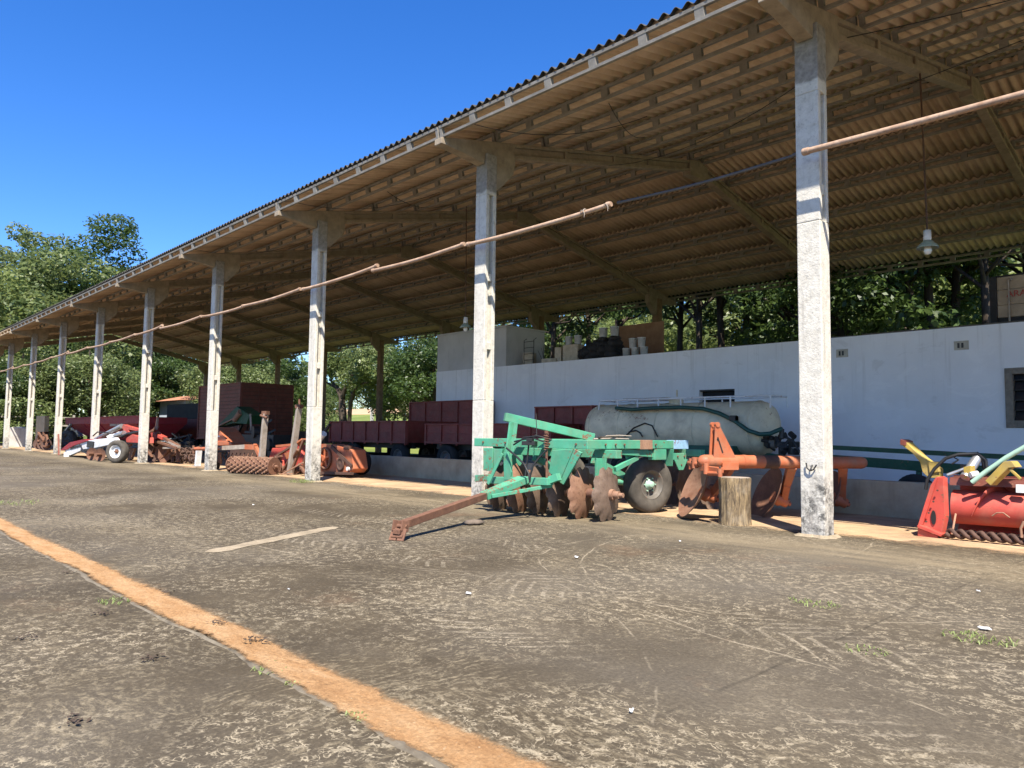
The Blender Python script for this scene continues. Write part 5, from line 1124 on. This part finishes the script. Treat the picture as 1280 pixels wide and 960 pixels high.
clump('grass_tuft', at(1016, 755, z=0), .17, .035, 60, 'grass tuft straight below the nearest column', 2)
clump('grass_tuft', at(1080, 813, z=0), .13, .03, 36, 'sparse grass tuft between the two larger ones on the right', 3)
clump('grass_tuft', at(377, 603, z=0), .35, .12, 140, 'grass growing at the foot of the third nearest column', 4)
clump('grass_tuft', at(143, 752, z=0), .13, .04, 40, 'grass tuft just below the earth channel at left', 5)
clump('grass_tuft', at(338, 838, z=0), .10, .03, 36, 'grass on the near edge of the earth channel, middle of its run', 6)
clump('grass_tuft', at(366, 856, z=0), .05, .03, 14, 'tiny grass sprig on the near edge of the earth channel', 7)
clump('grass_tuft', at(20, 629, z=0), .5, .07, 90, 'grass strip at the left edge where the earth channel enters', 8)
clump('grass_tuft', at(445, 897, z=0), .06, .03, 16, 'faint grass sprig near the lower end of the earth channel', 9)
def scrap(u, v, s, mat, lab, name, cat, seed, grp=None):
    rr = random.Random(seed); p = at(u, v, z=0); m = MB(); n = 9
    ring = [p+V(s*rr.uniform(.6, 1)*math.cos(6.283*k/n), s*rr.uniform(.4, .8)*math.sin(6.283*k/n), .008+.012*rr.random()) for k in range(n)]
    m.prism(ring, (0, 0, .004)); return tag(m.build(name, mat, None, loc=p), lab, cat, grp)
for k, (u, v, s, lab) in enumerate(((586, 744, .027, 'white paper scrap left of the picture middle on the yard'), (721, 698, .027, 'white scrap below the harrow discs'), (1231, 788, .038, 'white scrap beside the largest grass tuft'), (1223, 741, .019, 'white scrap above the largest grass tuft'), (361, 739, .012, 'white pebble above the earth channel'), (789, 892, .013, 'white pebble in the lower middle of the yard'), (850, 678, .016, 'white scrap below the log'), (317, 632, .027, 'white scrap near the pale strip'))):
    scrap(u, v, s, MT['paper'], lab, 'white_scrap', 'scrap', k, 'white scraps on the yard')
for k, (u, v, lab) in enumerate(((187, 825, 'dark leaf heap on the near concrete left of the earth channel'), (128, 768, 'dark leaf litter beside the left grass tuft'), (83, 717, 'dark crumbs left of the earth channel'), (33, 798, 'dark crumbs near the left edge'), (94, 903, 'dark crumbs in the lower left'), (320, 807, 'dry leaves on the orange channel'), (205, 741, 'dry leaves near the channel edge'), (272, 785, 'leaf crumbs in the channel middle'))):
    rr = random.Random(50+k); p = at(u, v, z=0); m = MB(); 
    zz = .028 if k in (5, 7) else 0
    for j in range(34 if k in (0, 5) else 22):
        q_ = p+V(rr.gauss(0, .035), rr.gauss(0, .028), .006+zz+rr.uniform(0, .014)); a = rr.uniform(0, 6.28); l = rr.uniform(.006, .018); e = V(math.cos(a), math.sin(a), rr.uniform(-.3, .5))*l; s_ = V(-math.sin(a), math.cos(a), rr.uniform(-.3, .3))*l*.5
        m.add([q_-e, q_+s_, q_+e, q_-s_], [(0, 1, 2, 3)])
    tag(m.build('leaf_litter', MT['leaflitter'], None, loc=p, fix=False), lab, 'leaf litter', 'leaf litter on the yard')
m = MB(); p = at(592, 656, z=0); m.lathe([(.001, 0), (.09, .01), (.11, .03), (.07, .06), (.001, .07)], p, (.0, .0, 1), 18, lambda t, j: 1+.5*math.cos(2*t+.6)*.6+.12*math.sin(5*t)); tag(m.build('earth_clod', MT['clod'], None, loc=p), 'dark clod of earth in the shadow of the harrow drawbar', 'clod')

# ================================================================== BACKGROUND: houses, fences
def house(name, c, w, d, h, rh, wall, roof, lab, cat='house', open_=False):
    t = thing(name, c, lab, cat); x, y, z = c
    m = MB(); 
    if open_:
        for sx in (-1, 1):
            for sy in (-1, 1): m.bb(x+sx*w/2-.15, x+sx*w/2+.15, y+sy*d/2-.15, y+sy*d/2+.15, z, z+h)
        m.bb(x-w/2, x+w/2, y+d/2-.1, y+d/2, z, z+h*.5)
    else: m.bb(x-w/2, x+w/2, y-d/2, y+d/2, z, z+h)
    m.build('wall', wall, t)
    m = MB(); e = .6; p = [(x-w/2-e, y-d/2-e, z+h), (x+w/2+e, y-d/2-e, z+h), (x+w/2+e, y+d/2+e, z+h), (x-w/2-e, y+d/2+e, z+h), (x-w/4, y, z+h+rh), (x+w/4, y, z+h+rh)]
    m.add(p, [(0, 1, 5, 4), (1, 2, 5), (2, 3, 4, 5), (3, 0, 4), (3, 2, 1, 0)]); m.build('roof', roof, t)
    if not open_:
        m = MB(); m.bb(x-w*.2, x-w*.2+1, y-d/2-.05, y-d/2+.02, z+.9, z+2); m.build('window', MT['dark'], t); m = MB(); m.bb(x+w*.15, x+w*.15+.9, y-d/2-.05, y-d/2+.02, z, z+2.1); m.build('door', MT['plank'], t)
    return t
p = at(500, 508, y=46); house('field_shelter', (p.x+1, 46, hill(p.x, 46)), 7, 5, p.z-hill(p.x, 46)+1.0, 1.4, MT['housewall'], MT['tile'], 'open shelter with red tiled roof out on the grass behind the shed', 'shelter', True)
p = at(215, 520, y=16); house('blue_house', (at(214, 505, y=15.9).x, 17.2, 0), 6.5, 2.4, 3.9, .5, MT['bluehouse'], MT['tile'], 'blue grey house under trees seen left of the fourth nearest column')
p = at(330, 530, y=24); 
m = MB()
for k in range(9): m.bb(-44+k*2.6, -43.85+k*2.6, 16.2, 16.35, 0, 1.3)
wl = thing('rear_fence', (-40, 16.2, 0), 'low dark boundary fence with posts just behind the shed', 'fence'); m.build('post', MT['backcol'], wl)
m = MB(); m.bb(-48, -20, 16.36, 16.42, .45, 1.25); m.build('board_panel', MT['darkrust'], wl)
fn = thing('field_fence', (-80, 60, hill(-80, 60)), 'thin post and wire fence crossing the far grass slope', 'fence')
m = MB(); w = MB()
for k in range(46):
    x = -170+k*3.2; z = hill(x, 66); m.bb(x-.07, x+.07, 66, 66.14, z, z+1.6)
for h in (.5, 1.0, 1.5):
    w.tube([(-170+k*3.2, 66.07, hill(-170+k*3.2, 66)+h) for k in range(46)], .02, 4)
tag(m.build('post', MT['fence'], fn), kind='stuff'); w.build('wire', MT['fence'], fn)
fn2 = thing('paddock_fence', (-62, 8, 0), 'pale timber paddock fence under the trees beyond the left end of the shed', 'fence')
m = MB(); w = MB(); 
for k in range(9): y = -2+k*2.2; m.bb(-62.1, -61.95, y, y+.14, 0, 2.3)
for h in (.7, 1.4, 2.0): w.bb(-62.16, -62.11, -2, 15.8, h, h+.12)
m.build('post', MT['fence'], fn2); w.build('rail', MT['fence'], fn2)
# ================================================================== TREES
def leaf_mesh(name, blobs, n, size, mat, seed, shell=.55):
    r = np.random.RandomState(seed); vol = np.array([b[3]**2 for b in blobs]); pick = r.choice(len(blobs), n, p=vol/vol.sum())
    C = np.array([b[:3] for b in blobs])[pick]; Rr = np.array([b[3] for b in blobs])[pick]; Sq = np.array([b[4] if len(b) > 4 else .75 for b in blobs])[pick]
    d = r.normal(size=(n, 3)); d /= np.linalg.norm(d, axis=1)[:, None]
    rad = (shell + (1-shell)*r.rand(n)**.7)*(1+.16*np.sin(5*d[:, 0]+pick)*np.cos(4*d[:, 1]+2*pick)); P = C + d*(Rr*rad)[:, None]*np.stack([np.ones(n), np.ones(n), Sq], 1)
    nn = d*.55 + r.normal(size=(n, 3))*.75 + np.array([0, 0, .55]); nn /= np.linalg.norm(nn, axis=1)[:, None]
    a = np.cross(nn, r.normal(size=(n, 3))); a /= np.linalg.norm(a, axis=1)[:, None]; b = np.cross(nn, a)
    L = size*(.6+.8*r.rand(n)); Wd = L*(.35+.25*r.rand(n))
    v = np.stack([P-a*L[:, None]*.5, P+b*Wd[:, None]*.5+nn*L[:, None]*.08, P+a*L[:, None]*.5, P-b*Wd[:, None]*.5+nn*L[:, None]*.08], 1).reshape(-1, 3)
    me = bpy.data.meshes.new(name); me.vertices.add(4*n); me.vertices.foreach_set('co', v.ravel()); me.loops.add(4*n); me.loops.foreach_set('vertex_index', np.arange(4*n, dtype=np.int32))
    me.polygons.add(n); me.polygons.foreach_set('loop_start', np.arange(0, 4*n, 4, dtype=np.int32)); me.update(calc_edges=True); me.materials.append(mat); me.validate(); return me
def tree_proto(kind, seed, H, trunk_h, spread, n, size, leaf, bark, r0, lean=.0, nb=16, low=.0):
    """one tree about H tall: tapered trunk, forking limbs, crown of leaf blobs at the limb ends"""
    rr = random.Random(seed); m = MB(); blobs = []
    top = V(lean*H, rr.uniform(-.05, .05)*H, H*.78); base = V(0, 0, -.1); pts = [base, V(0, 0, trunk_h*.5), V(lean*trunk_h, 0, trunk_h), V(lean*H*.5, .02*H, (trunk_h+top.z)/2), top]
    m.tube(pts, r0, 10, r0*.25)
    for k in range(nb):
        f = (k+.5)/nb; a = k*2.4+rr.uniform(-.5, .5); z0 = trunk_h*(.75+.25*rr.random())+(top.z-trunk_h)*f*.75
        reach = spread*(.45+.55*math.sin(math.pi*min(1, .25+f*.75)))*rr.uniform(.65, 1.1); s = V(lean*z0*.8, 0, z0); e = s+V(math.cos(a)*reach, math.sin(a)*reach, H*rr.uniform(.06, .20)*(1-.4*f))
        mid = s.lerp(e, .5)+V(0, 0, -.04*H*rr.uniform(-1, 1)); m.tube([s, mid, e], r0*.42*(1-f*.5), 7, r0*.10)
        blobs.append((e.x, e.y, e.z, spread*rr.uniform(.26, .46), rr.uniform(.55, .8)))
        if rr.random() < .75: q = s.lerp(e, rr.uniform(.45, .8)); blobs.append((q.x+rr.uniform(-.4, .4), q.y+rr.uniform(-.4, .4), q.z+H*rr.uniform(.03, .10), spread*rr.uniform(.2, .36), .65))
        if low and k < nb*.6: blobs.append((e.x*.9, e.y*.9, max(.8, e.z-H*low*rr.uniform(.4, 1)), spread*rr.uniform(.25, .4), .8))
    for k in range(5): blobs.append((top.x+rr.uniform(-.3, .3)*spread, rr.uniform(-.3, .3)*spread, top.z+H*rr.uniform(0, .17), spread*rr.uniform(.22, .34), .7))
    return m, leaf_mesh(kind+'_crown', blobs, n, size, leaf, seed), bark
PROT = {}
def proto(key, *a):
    m, lm, bark = tree_proto(key, *a); t = m.build('trunk', bark); PROT[key] = (t.data, lm); bpy.data.objects.remove(t)
proto('broad', 3, 10, 2.6, 3.6, 26000, .19, MT['leafA'], MT['bark'], .26, .0, 18)
proto('round', 5, 9, 1.8, 3.4, 26000, .185, MT['leafB'], MT['bark'], .22, .03, 18, .25)
proto('tall', 9, 20, 6.0, 5.2, 30000, .32, MT['leafB'], MT['palebark'], .36, .02, 24)
proto('dark_tall', 14, 20, 5.0, 5.2, 34000, .30, MT['leafA'], MT['bark'], .38, -.02, 34)
proto('bright', 17, 12, 2.5, 3.8, 16000, .28, MT['leafC'], MT['bark'], .22, .0, 18, .2)
proto('slim', 23, 13, 7.4, 2.6, 7500, .24, MT['leafA'], MT['bark'], .20, .02, 14)
proto('shrub', 29, 4.2, .5, 2.4, 9000, .22, MT['leafB'], MT['bark'], .09, .0, 14, .35)
def tree(key, x, y, h, rz, lab, name='broadleaf_tree', cat='tree', grp=None, sx=1):
    tm, lm = PROT[key]; H0 = {'broad': 10, 'round': 9, 'tall': 20, 'dark_tall': 20, 'bright': 12, 'slim': 13, 'shrub': 4.2}[key]; s = h/H0
    t = thing(name, (x, y, max(-.05, hill(x, y))), lab, cat, grp); t.rotation_euler = (0, 0, rz); t.scale = (s*sx, s*sx, s)
    for nm, me in (('trunk', tm), ('crown', lm)): o = bpy.data.objects.new(nm, me); COL.objects.link(o); o.parent = t
    return t
gA = 'tall trees rising above the left end of the shed roof'
for (u, v, x, key, sx, lab) in ((20, 283, -92, 'tall', 1.0, 'tall pale green tree at the left edge above the shed roof'), (140, 272, -86, 'dark_tall', 1.25, 'tall dark tree with a rounded head above the left end of the shed roof'), (62, 292, -98, 'tall', .9, 'light crowned tree between the two taller ones above the roof'), (15, 345, -76, 'bright', 1.25, 'yellow green lower tree at the left edge above the roof line'), (90, 322, -80, 'round', 1.35, 'olive green tree in front of the tall dark one, above the roof line'), (-30, 300, -84, 'tall', 1.1, 'tall tree cut by the left edge')):
    p = at(u, v, x=x); tree(key, x, p.y, p.z*1.02, random.uniform(0, 6), lab, grp=gA, sx=sx)
gB = 'leafy trees beyond the left end of the shed'
LB = [(-30, 440, -64, 'broad', 'dark tree filling the gap at the far left edge'), (25, 432, -66, 'round', 'round leafy tree behind the eighth nearest column'), (75, 436, -72, 'broad', 'dark tree behind the seventh nearest column'), (120, 430, -66, 'round', 'bushy tree behind the sixth nearest column'), (160, 428, -75, 'broad', 'dense dark tree between the sixth and fifth nearest columns'), (206, 432, -76, 'broad', 'dark overhanging tree above the blue house'), (250, 438, -78, 'round', 'leafy tree right of the blue house'), (300, 440, -62, 'round', 'tree behind the tall maroon box, left one'), (345, 436, -66, 'broad', 'tree behind the tall maroon box, right one')]
for k, (u, v, x, key, lab) in enumerate(LB):
    p = at(u, v-18, x=x); tree(key, x, p.y, max(7.5, p.z*1.05), k*1.3, lab, grp=gB, sx=1.15)
for k, (u, x, h) in enumerate(((10, -62, 4.6), (60, -84, 3.2), (165, -80, 3.0), (262, -66, 3.6), (385, -58, 3.4), (275, -70, 5.0))):
    p = at(u, 520, x=x); tree('shrub', x, p.y, h, k, ('leafy shrub at the left edge beyond the wall', 'leafy shrub behind the seventh nearest column', 'shrub left of the blue house', 'shrub right of the blue house', 'shrub seen just left of the third nearest column', 'shrub behind the fourth nearest column')[k], 'leafy_shrub', 'shrub', 'shrubs beyond the shed', 1.3)
# forked little tree in the middle bay
fk = thing('forked_tree', (*at(432, 526, y=27).xy, 0), 'small forked dark trunked tree on the grass right of the third nearest column', 'tree'); b = Vector(fk.location); rr = random.Random(2)
F = lambda u, v, dy=0: at(u, v, y=b.y+dy)
m = MB(); m.tube([V(b.x, b.y, -.1), F(428, 512), F(427, 497), F(421, 484), F(412, 474)], .42, 10, .10); m.tube([F(427, 500), F(431, 486), F(440, 470), F(441, 455)], .26, 8, .08); m.tube([V(b.x+.5, b.y, .2), F(438, 505, -.3), F(442, 490, -.3), F(450, 480, -.3), F(460, 478, -.3)], .22, 8, .06); m.tube([F(441, 495, -.3), F(440, 480), F(436, 462)], .2, 8, .05); m.tube([F(425, 488), F(415, 482), F(405, 476)], .16, 8, .05)
m.build('trunk', MT['bark'], fk)
bl_ = []
for k in range(26):
    p = F(rr.uniform(402, 482), rr.uniform(436, 480 if k % 2 else 466), rr.uniform(-2.5, 3)); bl_.append((p.x-b.x, p.y-b.y, p.z-b.z, rr.uniform(.8, 1.7), .7))
o = bpy.data.objects.new('crown', leaf_mesh('forked_crown', bl_, 15000, .30, MT['leafB'], 77)); COL.objects.link(o); o.parent = fk
gC = 'trees behind the shed'
for k, (u, y, h, key, lab) in enumerate(((480, 40, 13, 'broad', 'dark tree on the grass left of the tank room'), (520, 34, 12, 'round', 'leafy tree just left of the tank room'), (545, 30, 12, 'broad', 'dark tree touching the left edge of the tank room'), (395, 48, 12, 'round', 'leafy tree far behind the third nearest column'), (360, 44, 11, 'broad', 'dark tree behind the leaning timber posts'))):
    p = at(u, 500, y=y); tree(key, p.x, y, h, k*1.9, lab, grp=gC, sx=1.2)
RBs = [(690, 19, 12, 'slim', 'dark tree behind the white pails'), (735, 22, 13, 'slim', 'tree behind the black heap on the roof'), (775, 18, 12, 'slim', 'dark tree behind the brown board'), (848, 19.5, 12, 'slim', 'slim dark trunk just right of the rear column'), (874, 18, 12, 'slim', 'dark trunk second right of the rear column'), (903, 19, 13, 'slim', 'leaning dark trunk third right of the rear column'), (930, 21, 13, 'slim', 'dark trunk left of the nearest white column'), (985, 20, 12, 'slim', 'dark tree directly behind the nearest white column'), (1050, 19, 12, 'broad', 'dense dark tree right of the nearest white column'), (1090, 22, 13, 'slim', 'dark tree halfway between nearest column and lamp'), (1140, 18, 12, 'slim', 'dark trunk just left of the pendant lamp'), (1165, 19, 13, 'slim', 'thick dark trunk right below the pendant lamp'), (1192, 20, 13, 'slim', 'third dark trunk right of the pendant lamp'), (1235, 18, 12, 'slim', 'dark trunk behind the roof sign'), (1290, 20, 12, 'slim', 'dark tree cut by the right edge behind the roof sign')]
for k, (u, y, h, key, lab) in enumerate(RBs):
    p = at(u, 420, y=y); tree(key, p.x, y, h, k*2.1, lab, grp='dark trunked trees behind the white building', sx=1.0)
for k, (u, y, h, key, lab) in enumerate(((855, 34, 12, 'bright', 'sunlit bright green tree seen between the dark trunks'), (905, 36, 11, 'bright', 'sunlit green tree behind the leaning dark trunk'), (960, 33, 15, 'round', 'leafy tree far behind the nearest white column'), (1210, 32, 14, 'bright', 'sunlit green tree between lamp and roof sign'), (1260, 35, 14, 'bright', 'bright green tree above the roof sign'), (1110, 34, 16, 'round', 'leafy tree beyond the dark trunks left of the lamp'), (820, 33, 13, 'bright', 'sunlit green tree directly behind the rear column'), (760, 36, 15, 'round', 'leafy tree beyond the black heap'), (650, 30, 13, 'broad', 'dark tree behind the tank room'))):
    p = at(u, 420, y=y); tree(key, p.x, y, h, k*1.1+.4, lab, grp='sunlit trees farther behind the white building', sx=1.2)
# far wood along the top of the slope: one mass
rr = random.Random(9); bl_ = []
for k in range(260):
    x = rr.uniform(-330, 60); y = rr.uniform(175, 215); h = rr.uniform(5, 11); bl_.append((x, y, hill(x, y)+h*.6, h*.75, .9))
for k in range(90):
    y = rr.uniform(-40, 60); x = rr.uniform(-150, -120); h = rr.uniform(8, 16); bl_.append((x, y, h*.5, h*.6, 1.0))
for k in range(60):
    x = rr.uniform(-18, 60); y = rr.uniform(48, 62); h = rr.uniform(8, 14); bl_.append((x, y, hill(x, y)+h*.45, h*.55, .9))
o = bpy.data.objects.new('distant_wood', leaf_mesh('distant_wood', bl_, 60000, 1.1, MT['leafB'], 5, .7)); COL.objects.link(o); tag(o, 'dark band of distant woodland along the top of the slope', 'woodland', kind='stuff')

# ================================================================== LIGHT
W_ = bpy.data.worlds.new('World'); S.world = W_; W_.use_nodes = True; nt = W_.node_tree
sun_dir = Vector((1.14, -1.0, 2.13)).normalized(); el = math.asin(sun_dir.z); az = math.atan2(sun_dir.x, sun_dir.y)
sk = nt.nodes.new('ShaderNodeTexSky'); sk.sky_type = 'NISHITA'; sk.sun_disc = False; sk.sun_elevation = el; sk.sun_rotation = az; sk.air_density = 1.0; sk.dust_density = .15; sk.ozone_density = 5.0; sk.altitude = 600
bg = nt.nodes['Background']; hs = nt.nodes.new('ShaderNodeHueSaturation'); hs.inputs['Saturation'].default_value = 1.28; hs.inputs['Hue'].default_value = .512; nt.links.new(sk.outputs[0], hs.inputs['Color']); nt.links.new(hs.outputs[0], bg.inputs[0]); bg.inputs[1].default_value = .095
sl = bpy.data.lights.new('sun', 'SUN'); sl.energy = 4.2; sl.angle = R_(.53); sl.color = (1, .93, .82); so = bpy.data.objects.new('sun', sl); COL.objects.link(so); so.location = (20, -20, 40)
so.rotation_euler = (-sun_dir).to_track_quat('-Z', 'Y').to_euler()
S.cycles.max_bounces = 8; S.cycles.diffuse_bounces = 5; S.cycles.glossy_bounces = 2; S.cycles.transmission_bounces = 3; S.cycles.transparent_max_bounces = 6
S.view_settings.view_transform = 'Standard'; S.view_settings.look = 'None'; S.view_settings.gamma = 1; S.view_settings.use_curve_mapping = False; S.view_settings.exposure = 1.42
